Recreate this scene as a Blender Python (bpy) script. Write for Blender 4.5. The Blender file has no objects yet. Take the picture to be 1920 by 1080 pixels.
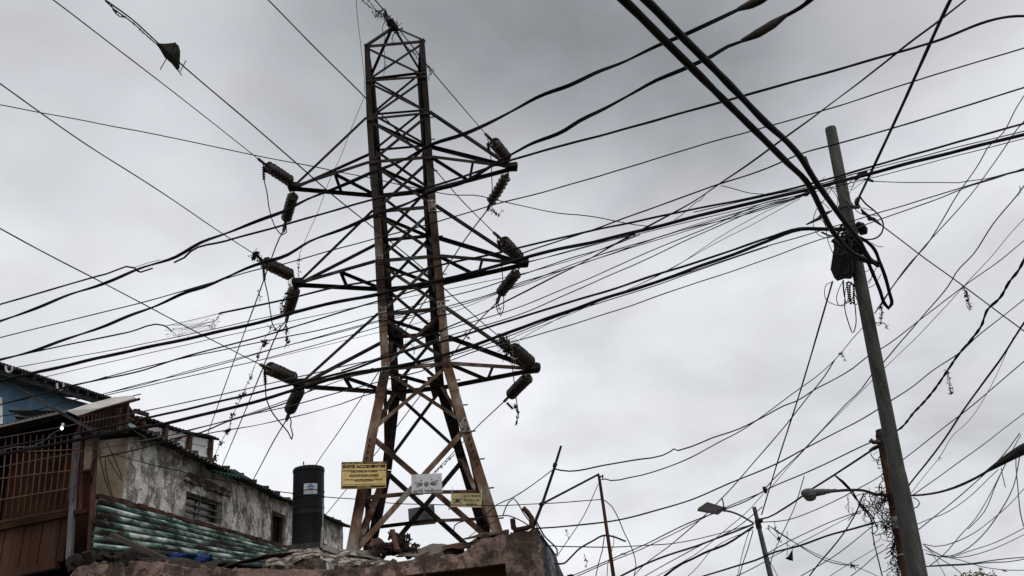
import bpy, math, random
from mathutils import Vector, Matrix, noise
random.seed(7)
S = bpy.context.scene
COL = S.collection
# ------------------------------------------------------------------ camera
FPX = 1384.3
PITCH, ROLL = math.radians(25.14), math.radians(-6.74)
CAM = Vector((0, 0, 1.6))
cF = Vector((0, math.cos(PITCH), math.sin(PITCH)))
_U = Vector((0, -math.sin(PITCH), math.cos(PITCH)))
_R = Vector((1, 0, 0))
cR = _R*math.cos(ROLL) + _U*math.sin(ROLL)
cU = -_R*math.sin(ROLL) + _U*math.cos(ROLL)
cam = bpy.data.cameras.new('camera')
cam.lens = 36*FPX/1920
cam.clip_end = 5000
co = bpy.data.objects.new('camera', cam)
M = Matrix((cR, cU, -cF)).transposed().to_4x4()
M.translation = CAM
co.matrix_world = M
COL.objects.link(co)
S.camera = co

def ray(x, y):
    return cF + cR*((x-960)/FPX) + cU*((540-y)/FPX)
def V(x, y, d):
    return CAM + ray(x, y)*d
def depth(p):
    return (Vector(p)-CAM).dot(cF)

# ------------------------------------------------------------------ helpers
class MB:
    def __init__(s): s.v = []; s.f = []
    def add(s, vs, fs):
        b = len(s.v); s.v += [tuple(v) for v in vs]; s.f += [tuple(i+b for i in f) for f in fs]; return s
    def quad(s, a, b, c, d): return s.add([a, b, c, d], [(0, 1, 2, 3)])
    def hexa(s, p):   # 8 points: bottom loop 0-3, top loop 4-7
        return s.add(p, [(3, 2, 1, 0), (4, 5, 6, 7), (0, 1, 5, 4), (1, 2, 6, 5), (2, 3, 7, 6), (3, 0, 4, 7)])
    def box(s, c, ax, ay, az):  # half extent vectors
        c = Vector(c)
        p = [c+ax*i+ay*j+az*k for k in (-1, 1) for i, j in ((-1, -1), (1, -1), (1, 1), (-1, 1))]
        return s.hexa(p)
    def beam(s, a, b, w, h, up=None):
        a, b = Vector(a), Vector(b); t = (b-a).normalized()
        u = Vector(up) if up is not None else Vector((0, 0, 1))
        if abs(t.dot(u)) > .98: u = Vector((0, 1, 0))
        x = t.cross(u).normalized(); y = x.cross(t).normalized()
        return s.box((a+b)/2, x*w/2, y*h/2, t*(b-a).length/2)
    def angle(s, a, b, w, th, u, v):   # rolled L section, heel on a-b, flanges along u and v
        a, b = Vector(a), Vector(b); t = (b-a).normalized()
        u = Vector(u); v = Vector(v)
        u = (u-t*u.dot(t)).normalized(); v = (v-t*v.dot(t)).normalized()
        pr = [(0, 0), (w, 0), (w, th), (th, th), (th, w), (0, w)]
        P = [a+u*i+v*j for i, j in pr]+[b+u*i+v*j for i, j in pr]
        fs = [(i, (i+1) % 6, (i+1) % 6+6, i+6) for i in range(6)]+[(3, 2, 1, 0), (5, 4, 3, 0), (6, 7, 8, 9), (6, 9, 10, 11)]
        return s.add(P, fs)
    def tube(s, pts, r, n=6, cap=True):
        pts = [Vector(p) for p in pts]; m = len(pts)
        rr = r if isinstance(r, (list, tuple)) else [r]*m
        t0 = (pts[1]-pts[0]).normalized()
        u = t0.orthogonal().normalized(); vs = []
        for i, p in enumerate(pts):
            t = (pts[min(i+1, m-1)]-pts[max(i-1, 0)])
            t = t.normalized() if t.length > 1e-9 else t0
            u = (u-t*u.dot(t)); u = u.normalized() if u.length > 1e-6 else t.orthogonal().normalized()
            w = t.cross(u)
            for k in range(n):
                a = 2*math.pi*k/n
                vs.append(p+(u*math.cos(a)+w*math.sin(a))*rr[i])
        fs = [(i*n+k, i*n+(k+1) % n, (i+1)*n+(k+1) % n, (i+1)*n+k) for i in range(m-1) for k in range(n)]
        if cap: fs += [tuple(range(n))[::-1], tuple((m-1)*n+k for k in range(n))]
        return s.add(vs, fs)
    def lathe(s, a, axis, prof, n=20):   # prof: list of (distance along axis, radius)
        a = Vector(a); t = Vector(axis).normalized(); u = t.orthogonal().normalized(); w = t.cross(u); vs = []
        for h, r in prof:
            for k in range(n):
                q = 2*math.pi*k/n
                vs.append(a+t*h+(u*math.cos(q)+w*math.sin(q))*max(r, 1e-4))
        m = len(prof)
        fs = [(i*n+k, i*n+(k+1) % n, (i+1)*n+(k+1) % n, (i+1)*n+k) for i in range(m-1) for k in range(n)]
        fs += [tuple(range(n))[::-1], tuple((m-1)*n+k for k in range(n))]
        return s.add(vs, fs)
    def build(s, name, mat, parent=None, smooth=False, solid=None):
        me = bpy.data.meshes.new(name); me.from_pydata(s.v, [], s.f); me.update()
        import bmesh
        bm = bmesh.new(); bm.from_mesh(me); bmesh.ops.recalc_face_normals(bm, faces=bm.faces); bm.to_mesh(me); bm.free()
        if smooth:
            for p in me.polygons: p.use_smooth = True
            if hasattr(me, 'set_sharp_from_angle'): me.set_sharp_from_angle(angle=math.radians(40))
        me.materials.append(mat)
        o = bpy.data.objects.new(name, me); COL.objects.link(o)
        if parent is not None:
            o.parent = parent; o.matrix_parent_inverse = Matrix.Translation(-parent.location)
        if solid:
            md = o.modifiers.new('thickness', 'SOLIDIFY'); md.thickness = solid; md.offset = 0
        return o

def thing(name, label, cat, loc, group=None):
    o = bpy.data.objects.new(name, None); COL.objects.link(o); o.location = loc; o.empty_display_size = .2
    return tag(o, label, cat, group)
def tag(o, label, cat, group=None):
    o['label'] = label; o['category'] = cat
    if group: o['group'] = group
    return o
def struct(o): o['kind'] = 'structure'; return o

def smooth_path(pts, step=14):
    P = [Vector((p[0], p[1], 0)) for p in pts]
    if len(P) == 2:
        n = max(2, int((P[1]-P[0]).length/60)); return [P[0].lerp(P[1], i/n) for i in range(n+1)]
    out = []
    for i in range(len(P)-1):
        p0 = P[i-1] if i else P[0]*2-P[1]; p1 = P[i]; p2 = P[i+1]; p3 = P[i+2] if i+2 < len(P) else P[-1]*2-P[-2]
        n = max(1, int((p2-p1).length/step))
        # centripetal-ish tangents
        l1 = max((p1-p0).length, 1e-3); l2 = max((p2-p1).length, 1e-3); l3 = max((p3-p2).length, 1e-3)
        m1 = ((p1-p0)/l1*l2+(p2-p1)/l2*l1)/(l1+l2)*l2
        m2 = ((p2-p1)/l2*l3+(p3-p2)/l3*l2)/(l2+l3)*l2
        for k in range(n):
            t = k/n; t2 = t*t; t3 = t2*t
            out.append(p1*(2*t3-3*t2+1)+m1*(t3-2*t2+t)+p2*(-2*t3+3*t2)+m2*(t3-t2))
    out.append(P[-1]); return out
def path3(pts, d0, d1, wob=0.6, step=14, seed=0):
    """a line through the scene whose distance from the viewer runs from d0 to d1"""
    Q = smooth_path(pts, step); L = [0]
    for a, b in zip(Q, Q[1:]): L.append(L[-1]+(b-a).length)
    out = []
    for i, (q, l) in enumerate(zip(Q, L)):
        t = l/max(L[-1], 1e-6); d = 1/((1-t)/d0+t/d1)
        k = math.sin(math.pi*min(1, max(0, t)))**.3 if 0 < t < 1 else 0
        ox = noise.noise(Vector((l*.012, seed*3.1, 0)))*wob*k*2; oy = noise.noise(Vector((l*.012, seed*3.1, 9)))*wob*k*2
        out.append(V(q.x+ox, q.y+oy, d))
    return out

# ------------------------------------------------------------------ materials
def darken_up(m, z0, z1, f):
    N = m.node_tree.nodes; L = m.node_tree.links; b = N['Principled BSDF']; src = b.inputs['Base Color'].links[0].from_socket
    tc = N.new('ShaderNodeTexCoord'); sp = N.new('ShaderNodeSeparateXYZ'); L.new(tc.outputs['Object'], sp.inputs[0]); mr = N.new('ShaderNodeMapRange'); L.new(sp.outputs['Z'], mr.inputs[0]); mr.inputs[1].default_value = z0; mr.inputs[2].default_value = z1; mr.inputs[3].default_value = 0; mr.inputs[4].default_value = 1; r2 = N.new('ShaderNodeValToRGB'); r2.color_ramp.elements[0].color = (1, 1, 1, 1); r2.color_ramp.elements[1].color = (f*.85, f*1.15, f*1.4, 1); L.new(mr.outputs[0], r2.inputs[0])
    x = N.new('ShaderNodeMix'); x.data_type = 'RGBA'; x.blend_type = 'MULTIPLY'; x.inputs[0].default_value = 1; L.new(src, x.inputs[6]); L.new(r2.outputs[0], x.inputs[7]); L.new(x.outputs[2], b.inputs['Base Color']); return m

def mat(name, cols, scale=3, rough=.8, metal=0, bump=.0, bscale=None, detail=8, stretch=(1, 1, 1), pos=None, spec=None, coord='Object', dist=0.0):
    m = bpy.data.materials.new(name); m.use_nodes = True; N = m.node_tree.nodes; Lk = m.node_tree.links
    b = N['Principled BSDF']; b.inputs['Roughness'].default_value = rough; b.inputs['Metallic'].default_value = metal
    b.inputs['Specular IOR Level'].default_value = .12 if spec is None else spec
    tc = N.new('ShaderNodeTexCoord'); mp = N.new('ShaderNodeMapping'); mp.inputs['Scale'].default_value = stretch
    Lk.new(tc.outputs[coord], mp.inputs['Vector'])
    nz = N.new('ShaderNodeTexNoise'); nz.inputs['Scale'].default_value = scale; nz.inputs['Detail'].default_value = detail
    nz.inputs['Roughness'].default_value = .62; nz.inputs['Distortion'].default_value = dist
    Lk.new(mp.outputs['Vector'], nz.inputs['Vector'])
    cr = N.new('ShaderNodeValToRGB'); e = cr.color_ramp.elements
    pos = pos or [.3+.4*i/max(1, len(cols)-1) for i in range(len(cols))]
    while len(e) < len(cols): e.new(.5)
    for i, c in enumerate(cols): e[i].position = pos[i]; e[i].color = (*c, 1)
    Lk.new(nz.outputs['Fac'], cr.inputs['Fac']); Lk.new(cr.outputs['Color'], b.inputs['Base Color'])
    if bump:
        n2 = N.new('ShaderNodeTexNoise'); n2.inputs['Scale'].default_value = bscale or scale*3; n2.inputs['Detail'].default_value = 6
        Lk.new(mp.outputs['Vector'], n2.inputs['Vector'])
        bp = N.new('ShaderNodeBump'); bp.inputs['Strength'].default_value = bump; bp.inputs['Distance'].default_value = .03
        Lk.new(n2.outputs['Fac'], bp.inputs['Height']); Lk.new(bp.outputs['Normal'], b.inputs['Normal'])
    return m

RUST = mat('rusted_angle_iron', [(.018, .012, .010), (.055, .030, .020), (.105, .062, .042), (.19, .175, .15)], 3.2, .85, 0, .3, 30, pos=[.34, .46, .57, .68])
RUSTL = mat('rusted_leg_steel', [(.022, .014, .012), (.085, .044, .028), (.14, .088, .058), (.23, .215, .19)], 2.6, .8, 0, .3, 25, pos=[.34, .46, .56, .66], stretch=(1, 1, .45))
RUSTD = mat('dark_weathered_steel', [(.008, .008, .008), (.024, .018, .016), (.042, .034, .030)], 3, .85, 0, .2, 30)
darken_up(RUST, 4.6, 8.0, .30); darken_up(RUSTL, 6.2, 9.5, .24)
PLATE = mat('worn_gusset_plate', [(.05, .03, .02), (.16, .13, .11), (.32, .31, .29)], 9, .7, 0, .2, 40)
BOLT = mat('bolt_steel', [(.02, .015, .013), (.06, .04, .03)], 20, .6)
PORC = mat('brown_glazed_porcelain', [(.011, .006, .005), (.028, .012, .009), (.052, .03, .024)], 9, .3, 0, 0, spec=.5)
PORCG = mat('dark_grimy_porcelain', [(.009, .007, .006), (.024, .014, .011), (.045, .029, .023)], 9, .42, spec=.4)
CAPM = mat('cast_insulator_cap', [(.05, .03, .02), (.18, .16, .14)], 14, .6)
BLACK = mat('black_cable_rubber', [(.004, .004, .0045), (.011, .011, .012)], 6, .6, spec=.12)
BLACK2 = mat('aged_cable_sheath', [(.010, .010, .010), (.03, .028, .027)], 9, .7, spec=.15)
GREYW = mat('grey_bare_wire', [(.03, .032, .034), (.09, .09, .09)], 12, .6)
TWIG = mat('dry_plant_fibres', [(.010, .008, .007), (.03, .022, .017)], 30, .95)
CONC = mat('pole_concrete', [(.028, .028, .027), (.058, .059, .057), (.074, .074, .07), (.12, .118, .112)], 9, .9, 0, .45, 60, pos=[.3, .44, .56, .72], stretch=(1, 1, .22), detail=12)
YEL = mat('faded_yellow_enamel', [(.44, .31, .12), (.64, .48, .20), (.72, .57, .29)], 7, .55, 0, .08, 30)
YEL2 = mat('dirty_yellow_enamel', [(.24, .20, .10), (.38, .32, .17), (.47, .41, .24)], 7, .55, 0, .08, 30)
SILV = mat('dull_aluminium_sheet', [(.34, .345, .35), (.50, .51, .515), (.58, .58, .58)], 10, .55, 0, .1, 40)
SILVD = mat('dull_sheet_back', [(.15, .15, .15), (.24, .24, .235)], 6, .6)
INK = mat('sign_black_paint', [(.012, .01, .008), (.04, .03, .02)], 25, .7)
INKF = mat('faded_grey_paint', [(.02, .02, .018), (.07, .065, .058)], 25, .8)
PLAST = mat('black_tank_plastic', [(.007, .007, .008), (.012, .012, .0135), (.03, .029, .029)], 2.5, .6, 0, .1, 3, stretch=(1, 1, .3), spec=.18)
WHITE = mat('white_sticker', [(.55, .57, .6), (.68, .7, .72)], 12, .6)
BLUE = mat('blue_print', [(.05, .14, .32), (.1, .22, .42)], 12, .6)
TARP = mat('blue_plastic_tarp', [(.006, .02, .08), (.012, .035, .13), (.12, .16, .22)], 5, .5, pos=[.3, .6, .8])
LAMPG = mat('street_lamp_housing', [(.07, .068, .064), (.11, .107, .10)], 6, .7, spec=.12)
LAMPGL = mat('street_lamp_lens', [(.06, .055, .05), (.10, .09, .08)], 10, .4, spec=.3)
LAMPD = mat('flat_lamp_housing', [(.025, .022, .020), (.045, .04, .036)], 3, .7, spec=.1)
POLEM = mat('galvanised_pole', [(.04, .045, .047), (.085, .09, .09)], 8, .6)
RPOLE = mat('red_oxide_pole', [(.02, .010, .008), (.055, .023, .016), (.08, .038, .026)], 6, .85, 0, .3, 30, stretch=(1, 1, .5))
LEAF = mat('tree_leaf', [(.05, .05, .02), (.09, .085, .035), (.13, .08, .04)], 7, .8)
BARK = mat('tree_bark', [(.05, .035, .025), (.1, .075, .055)], 9, .9, 0, .4)
KITE = mat('kite_paper', [(.012, .011, .010), (.04, .034, .03)], 14, .9)
# ------------------------------------------------------------------ pylon
TX, TY, TYAW = -1.785, 12.256, math.radians(6.43)
ZL = dict(apex=12.425, top=11.448, m=10.49, t1=9.531, a1=8.460, t2=7.354, a2=6.316, t3=5.269, a3=4.271, p1=3.052, b=1.25)
def hw(lv):
    z = ZL[lv]
    if lv in ('p1', 'b'): return .5074+(1.0548-.5074)*(ZL['a3']-z)/(ZL['a3']-1.544)
    return .55+(.5074-.55)*(ZL['top']-z)/(ZL['top']-ZL['a3'])
def model_pt(lx, ly, z):
    lx -= .0127*z; ly -= .0012*z
    c, s = math.cos(TYAW), math.sin(TYAW)
    return Vector((TX+lx*c-ly*s, TY+lx*s+ly*c, z+1.6))
OBS = {('top',-1,-1):(690,86),('top',1,-1):(789,76),('top',-1,1):(697,150),('top',1,1):(787,138),
 ('m',-1,-1):(692,150),('m',1,-1):(794,142),('m',-1,1):(702,216),('m',1,1):(792,208),
 ('t1',-1,-1):(694,222),('t1',1,-1):(799,210),('t1',-1,1):(707,283),('t1',1,1):(797,274),
 ('a1',-1,-1):(699,303),('a1',1,-1):(804,293),('a1',-1,1):(713,365),('a1',1,1):(801,355),
 ('t2',-1,-1):(706,396),('t2',1,-1):(811,386),('t2',-1,1):(719,452),('t2',1,1):(807,443),
 ('a2',-1,-1):(711,488),('a2',1,-1):(819,478),('a2',-1,1):(725,540),('a2',1,1):(813,531),
 ('t3',-1,-1):(716,589),('t3',1,-1):(829,577),('t3',-1,1):(733,634),('t3',1,1):(819,626),
 ('a3',-1,-1):(722,690),('a3',1,-1):(838,679),('a3',-1,1):(739,733),('a3',1,1):(829,723),
 ('p1',-1,-1):(694,812),('p1',1,-1):(874,796),('p1',-1,1):(722,880),('p1',1,1):(869,858),
 ('b',-1,-1):(649,1056),('b',1,-1):(954,1046),('b',-1,1):(678,1098),('b',1,1):(938,1084)}
NODE = {}
for (lv, i, j), (x, y) in OBS.items():
    x += i*((7 if lv not in ('p1', 'b') else 5) if j < 0 else 4)
    p = model_pt(i*hw(lv), j*hw(lv), ZL[lv]); NODE[lv, i, j] = V(x, y, depth(p))
APEX = V(737, 50, depth(model_pt(0, 0, ZL['apex'])))
TIPS = {}
for lv, l, r, al in (('a1', (553, 350), (958, 313), 2.15), ('a2', (562, 530), (978, 493), 2.08), ('a3', (565, 720), (999, 690), 2.03)):
    TIPS[lv, -1] = V(*l, depth(model_pt(-al, 0, ZL[lv]))); TIPS[lv, 1] = V(*r, depth(model_pt(al, 0, ZL[lv])))
ex, ey = Vector((math.cos(TYAW), math.sin(TYAW), 0)), Vector((-math.sin(TYAW), math.cos(TYAW), 0))
T = thing('transmission_tower', 'tall rusty steel lattice pylon with three pairs of crossarms rising behind the low houses', 'pylon', (TX, TY, 0))
order = ['top', 'm', 't1', 'a1', 't2', 'a2', 't3', 'a3', 'p1', 'b']
LW = .14
for i in (-1, 1):
    for j in (-1, 1):
        mb = MB(); pts = [NODE[lv, i, j] for lv in order]
        a, b = NODE['p1', i, j], NODE['b', i, j]; g = b+(b-a)*(b.z/(a.z-b.z))
        pts.append(g); pts[0] = pts[0]+(pts[0]-pts[1]).normalized()*.06
        for k, (p, q) in enumerate(zip(pts, pts[1:])):
            w = .115 if k < 3 else (.14 if k < 7 else .155)
            mb.angle(p, q, w, .014, -ex*i, -ey*j)
        for lv in ('a1', 'a2', 'a3', 't2', 't3'):   # splice cover plates
            if lv in ('a1', 'a2', 'a3'):
                k = order.index(lv); p = pts[k]; q = pts[k+1]
                t = (q-p).normalized()
                mb.angle(p+t*.05+ex*i*.008+ey*j*.008, p+t*.55+ex*i*.008+ey*j*.008, .15, .014, -ex*i, -ey*j)
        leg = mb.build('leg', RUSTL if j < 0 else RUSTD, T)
        for k in range(len(pts)-1):     # step bolts and splice bolts
            p, q = pts[k], pts[k+1]; n = max(1, int((q-p).length/.22))
            if (i, j) == (1, -1) and k >= 2:
                for s in range(n):
                    if (s+k) % 2: continue
                    c = p.lerp(q, (s+.5)/n); bb = MB(); bb.tube([c, c+ex*.075], .012, 5); bb.build('step_bolt', BOLT, leg)
            for s in range(1 if k < 8 else 6):
                if j > 0: continue
                c = p.lerp(q, .06+.05*s)-ex*i*.06-ey*.012*1; bb = MB(); bb.tube([c, c-ey*.03], .018, 6); bb.build('bolt', BOLT, leg)
FACES = [((-1, -1), (1, -1), -ey), ((-1, 1), (1, 1), ey), ((-1, -1), (-1, 1), -ex), ((1, -1), (1, 1), ex)]
def member(name, a, b, w, nrm, m, inset=0.0, trim=.0, th=.009, par=None, flip=1):
    a, b = Vector(a), Vector(b); t = (b-a).normalized(); a = a+t*trim; b = b-t*trim
    off = -Vector(nrm)*inset; side = t.cross(Vector(nrm)).normalized()*flip
    mb = MB(); mb.angle(a+off-side*w/2, b+off-side*w/2, w, th, side, -Vector(nrm))
    return mb.build(name, m, par or T)
panels = list(zip(order[:-1], order[1:]))
rm = [RUST, RUSTD]
for f, (A, B, n) in enumerate(FACES):
    side = f >= 2
    for k, (u, l) in enumerate(panels):
        a0, a1 = NODE[(u,)+A], NODE[(l,)+A]; b0, b1 = NODE[(u,)+B], NODE[(l,)+B]
        w = .052 if k < 2 else (.06 if k < 8 else .085)
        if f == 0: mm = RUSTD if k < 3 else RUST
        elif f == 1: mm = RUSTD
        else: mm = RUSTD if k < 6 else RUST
        # small setback where bracing meets the leg
        dd = (b1-a0).normalized()*.05
        if f == 0 and k >= 7:
            ma, mb_ = RUST, RUSTL
        else: ma = mb_ = mm
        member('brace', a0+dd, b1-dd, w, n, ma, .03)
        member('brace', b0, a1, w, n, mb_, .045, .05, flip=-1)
        if u in ('t1', 't2', 't3', 'm', 'top'):
            member('strut', a0, b0, .055 if u in ('m', 't1') else .075, n, RUSTD, .02, .02)
    # redundant members of the flared base panel
    a0, a1, b0, b1 = NODE[('p1',)+A], NODE[('b',)+A], NODE[('p1',)+B], NODE[('b',)+B]
    ctr = (a0+b1+b0+a1)/4
    for p, q in ((a0, a1), (b0, b1)):
        member('strut', ctr, p.lerp(q, .52), .055, n, RUST, .06)
for lv in ('t1', 'a1', 't2', 'a2', 't3', 'a3'):     # plan bracing inside the body
    member('plan_brace', NODE[lv, -1, -1], NODE[lv, 1, 1], .05, (0, 0, 1), RUSTD, .02, .08)
for i, j in ((-1, -1), (1, -1), (-1, 1), (1, 1)):
    member('peak_strut', APEX, NODE['top', i, j], .05, ey*j, RUSTD, 0, .01)
mb = MB(); mb.box(APEX, ex*.06, ey*.05, Vector((0, 0, .09))); mb.box(APEX+Vector((0, 0, .1)), ex*.02, ey*.12, Vector((0, 0, .03)))
mb.build('peak_cap', RUSTD, T)
# gusset plates with bolts
gus = [('a1', -1, -1), ('t2', 1, -1), ('t2', -1, -1), ('a2', -1, -1), ('t3', 1, -1), ('t3', -1, -1), ('a3', -1, -1), ('p1', 1, -1), ('a2', 1, -1), ('a3', 1, -1), ('t3', -1, 1), ('t3', 1, 1), ('a3', -1, 1), ('a3', 1, 1), ('t1', -1, -1), ('t1', 1, -1), ('m', -1, -1), ('m', 1, -1)]
for q, (lv, i, j) in enumerate(gus):
    c = NODE[lv, i, j]-ex*i*.075+ey*j*.016
    big = lv in ('t3', 'p1', 't2'); hx, hz = (.075, .13) if big else (.06, .09)
    if j > 0: hx, hz, c = .1, .19, c-ex*i*.09
    d = (NODE[order[order.index(lv)+1], i, j]-NODE[lv, i, j]).normalized()
    m_ = MB(); m_.box(c, ex*hx, ey*.006, d*hz)
    g = m_.build('gusset_plate', PLATE if (q in (1, 6, 7, 3) or (lv == 't3' and j < 0)) else (RUSTL if j < 0 else RUSTD), T)
    for sx in (-.5, .45):
        for sz in (-.6, .55):
            if j > 0: continue
            m_ = MB(); p = c+ex*hx*sx+d*hz*sz; m_.tube([p, p-ey*.022], .017, 6); m_.build('bolt', BOLT, g)
# crossarms
for lv, up in (('a1', 't1'), ('a2', 't2'), ('a3', 't3')):
    for s in (-1, 1):
        tip = TIPS[lv, s]; n_, f_ = NODE[lv, s, -1], NODE[lv, s, 1]
        plate = MB(); plate.box(tip+ex*s*.03, ex*.10, ey*.10, Vector((0, 0, .045))); plate.box(tip+ex*s*.02, ex*.07, ey*.012, Vector((0, 0, .10)))
        plate.box(tip+ex*s*.09, ex*.02, ey*.07, Vector((0, 0, .07)))
        arm = plate.build('crossarm', RUSTD, T)
        wc = .066
        m1 = RUSTD if lv == 'a1' else RUST
        member('chord', tip-ey*.03, n_, wc, (0, 0, 1), m1, 0, 0, .012, arm, flip=s)
        member('chord', tip+ey*.03, f_, wc, (0, 0, 1), RUST, 0, 0, .012, arm, flip=-s)
        member('tie', tip-ey*.03, NODE[up, s, -1]-ey*.02, .05 if s < 0 else .055, -ey, RUST if lv != 'a1' else RUSTD, -.01, 0, .01, arm)
        member('tie', tip+ey*.03, NODE[up, s, 1]+ey*.02, .07, ey, RUSTD, -.01, 0, .01, arm)
        t = .55 if s < 0 else .50
        pn, pf = tip.lerp(n_, t), tip.lerp(f_, t)
        if s < 0: t2 = tip.lerp(n_, .56); member('lacing', t2, f_, .05, (0, 0, 1), RUST if lv != 'a1' else RUSTD, .02, 0, .009, arm)
        else: t2 = tip.lerp(f_, .52); member('lacing', n_, t2, .05, (0, 0, 1), RUST if lv != 'a1' else RUSTD, .02, 0, .009, arm)
        member('lacing', pn, pf, .05, (0, 0, 1), RUSTD, .02, 0, .009, arm)
    for j in (-1, 1):
        member('strut', NODE[lv, -1, j], NODE[lv, 1, j], .07, (0, 0, 1), RUSTD if lv == 'a1' else RUST, 0, 0, .012, flip=j)

# ------------------------------------------------------------------ insulator strings
pos_words = {('a1', -1): 'top left', ('a2', -1): 'middle left', ('a3', -1): 'bottom left', ('a1', 1): 'top right', ('a2', 1): 'middle right', ('a3', 1): 'bottom right'}
STR = [('a1', -1, 'a', (547, 341), (503, 313), (487, 300)), ('a1', -1, 'b', (550, 364), (537, 410), (532, 432)),
       ('a2', -1, 'a', (548, 517), (498, 493), (478, 477)), ('a2', -1, 'b', (553, 542), (541, 584), (537, 602)),
       ('a3', -1, 'a', (553, 711), (505, 691), (491, 685)), ('a3', -1, 'b', (561, 731), (544, 768), (538, 786)),
       ('a1', 1, 'a', (951, 297), (927, 268), (912, 253)), ('a1', 1, 'b', (951, 328), (921, 378), (915, 392)),
       ('a2', 1, 'a', (974, 484), (945, 453), (928, 438)), ('a2', 1, 'b', (970, 510), (939, 548), (933, 566)),
       ('a3', 1, 'a', (995, 680), (965, 655), (944, 638)), ('a3', 1, 'b', (991, 706), (958, 740), (947, 751))]
OUT = {}
for lv, s, ab, p0, p1, p2 in STR:
    dt = depth(TIPS[lv, s])
    px = math.hypot(p1[0]-p0[0], p1[1]-p0[1])*dt/FPX
    full = .78; dz = math.sqrt(max(.02, full*full-px*px)); sg = -1 if ab == 'a' else 1
    a = V(*p0, dt+sg*.06); b = V(*p1, dt+sg*(.06+dz)); c = V(*p2, dt+sg*(.06+dz*1.35)); OUT[lv, s, ab] = (c, dt+sg*(.06+dz*1.35))
    w = 'near string reaching towards the street' if ab == 'a' else 'far string hanging below the tip'
    st = thing('insulator_string', f'brown disc insulators at the {pos_words[lv, s]} crossarm tip, {w}', 'insulator', a, 'disc insulator strings on the pylon arms')
    ax = (b-a); n = 7; t = ax.normalized(); stp = ax.length/n
    hm = MB(); hm.tube([TIPS[lv, s], a, b, c], .014, 6); hm.box(a, t*.035, t.orthogonal().normalized()*.028, t.cross(t.orthogonal()).normalized()*.012)
    hm.build('suspension_rod', CAPM, st)
    pm = PORCG if lv == 'a3' or (lv == 'a2' and s > 0 and ab == 'a') else PORC
    jit = random.Random(lv+str(s)+ab)
    for k in range(n):
        R = .117*(1.0 if ab == 'a' else .95)
        tt = (t+Vector((jit.uniform(-.05, .05), jit.uniform(-.05, .05), jit.uniform(-.05, .05)))).normalized()
        o = a+ax*(k/n)
        d = MB(); d.lathe(o, tt, [(0, .03), (.02, .042), (.045, .046), (.05, .07), (.066, R*.93), (.078, R), (.092, R*.99), (.094, R*.86), (.082, R*.78), (.094, R*.66), (.082, R*.55), (.09, R*.42), (.085, .028), (stp+.005, .02)], 22)
        dd = d.build('porcelain_disc', pm, st, True)
        cpm = MB(); cpm.lathe(o-tt*.012, tt, [(0, .022), (.004, .044), (.05, .05), (.058, .047)], 14); cpm.build('cap', CAPM, dd, True)
    cl = MB(); dv = (c-b); dl = dv.normalized(); u = dl.orthogonal().normalized(); w_ = dl.cross(u)
    cl.box((b+c)/2+u*.018, dl*dv.length*.5, u*.006, w_*.025); cl.box((b+c)/2-u*.018, dl*dv.length*.5, u*.006, w_*.025)
    cl.lathe(c-dl*.05, dl, [(0, .012), (.01, .028), (.09, .028), (.1, .012)], 8)
    cl.build('strain_clamp', CAPM, st)

# jumpers with small ribbed post insulators
def ribbed(p, q, r=.028, n=6):
    mb = MB(); pr = [(0, .008)]; L = (q-p).length
    for k in range(n):
        h = L*(k+.3)/n; pr += [(h, r*.45), (h+L/n*.2, r), (h+L/n*.4, r*.45)]
    pr.append((L, .008)); return mb.lathe(p, (q-p), pr, 12)
JUMP = [('a1', -1, [(493, 305), (494, 312), (495, 338), (500, 360), (505, 392), (512, 415), (521, 432), (530, 440), (537, 436), (537, 425), (532, 432)], (494, 312), (495, 338)),
 ('a2', -1, [(492, 490), (494, 500), (496, 524), (502, 552), (508, 590), (513, 612), (520, 620), (530, 618), (537, 608), (537, 600)], (494, 502), (496, 526)),
 ('a3', -1, [(493, 686), (496, 696), (498, 723), (500, 748), (510, 772), (528, 796), (541, 812), (547, 824), (549, 816), (545, 800), (546, 790), (541, 778)], (496, 695), (498, 722)),
 ('a1', 1, [(914, 256), (917, 275), (921, 300), (922, 330), (923, 360), (922, 388), (931, 404), (926, 392)], (914, 268), (917, 283)),
 ('a2', 1, [(932, 444), (938, 473), (941, 505), (944, 535), (945, 560), (944, 580), (939, 592), (932, 580), (930, 566)], (933, 450), (938, 470)),
 ('a3', 1, [(949, 642), (958, 672), (962, 700), (967, 740), (970, 762), (972, 778)], (950, 755), (962, 767))]
for k, (lv, s, pts, r0, r1) in enumerate(JUMP):
    d = depth(TIPS[lv, s]); da, db = OUT[lv, s, 'a'][1], OUT[lv, s, 'b'][1]
    root = thing('jumper_wire', f'thin slack wire looping down past the {pos_words[lv, s]} crossarm tip between its two insulator strings', 'wire', V(*pts[0], da), 'jumper wires looping around the arm tips')
    mb = MB(); mb.tube(path3(pts, da, db, .4, 6, k), .011 if k < 3 else .009, 6); mb.build('conductor', BLACK, root)
    dm = da+(db-da)*.12 if lv != 'a3' or s < 0 else db
    ribbed(V(*r0, dm), V(*r1, dm), .042).build('ribbed_damper', RUSTD, root, True)
for k, (x0, y0, x1, y1, w) in enumerate([(540, 786, 546, 797, 'bottom left'), (915, 393, 923, 402, 'top right'), (934, 568, 938, 578, 'middle right'), (534, 415, 538, 432, 'top left')]):
    pass

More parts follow.
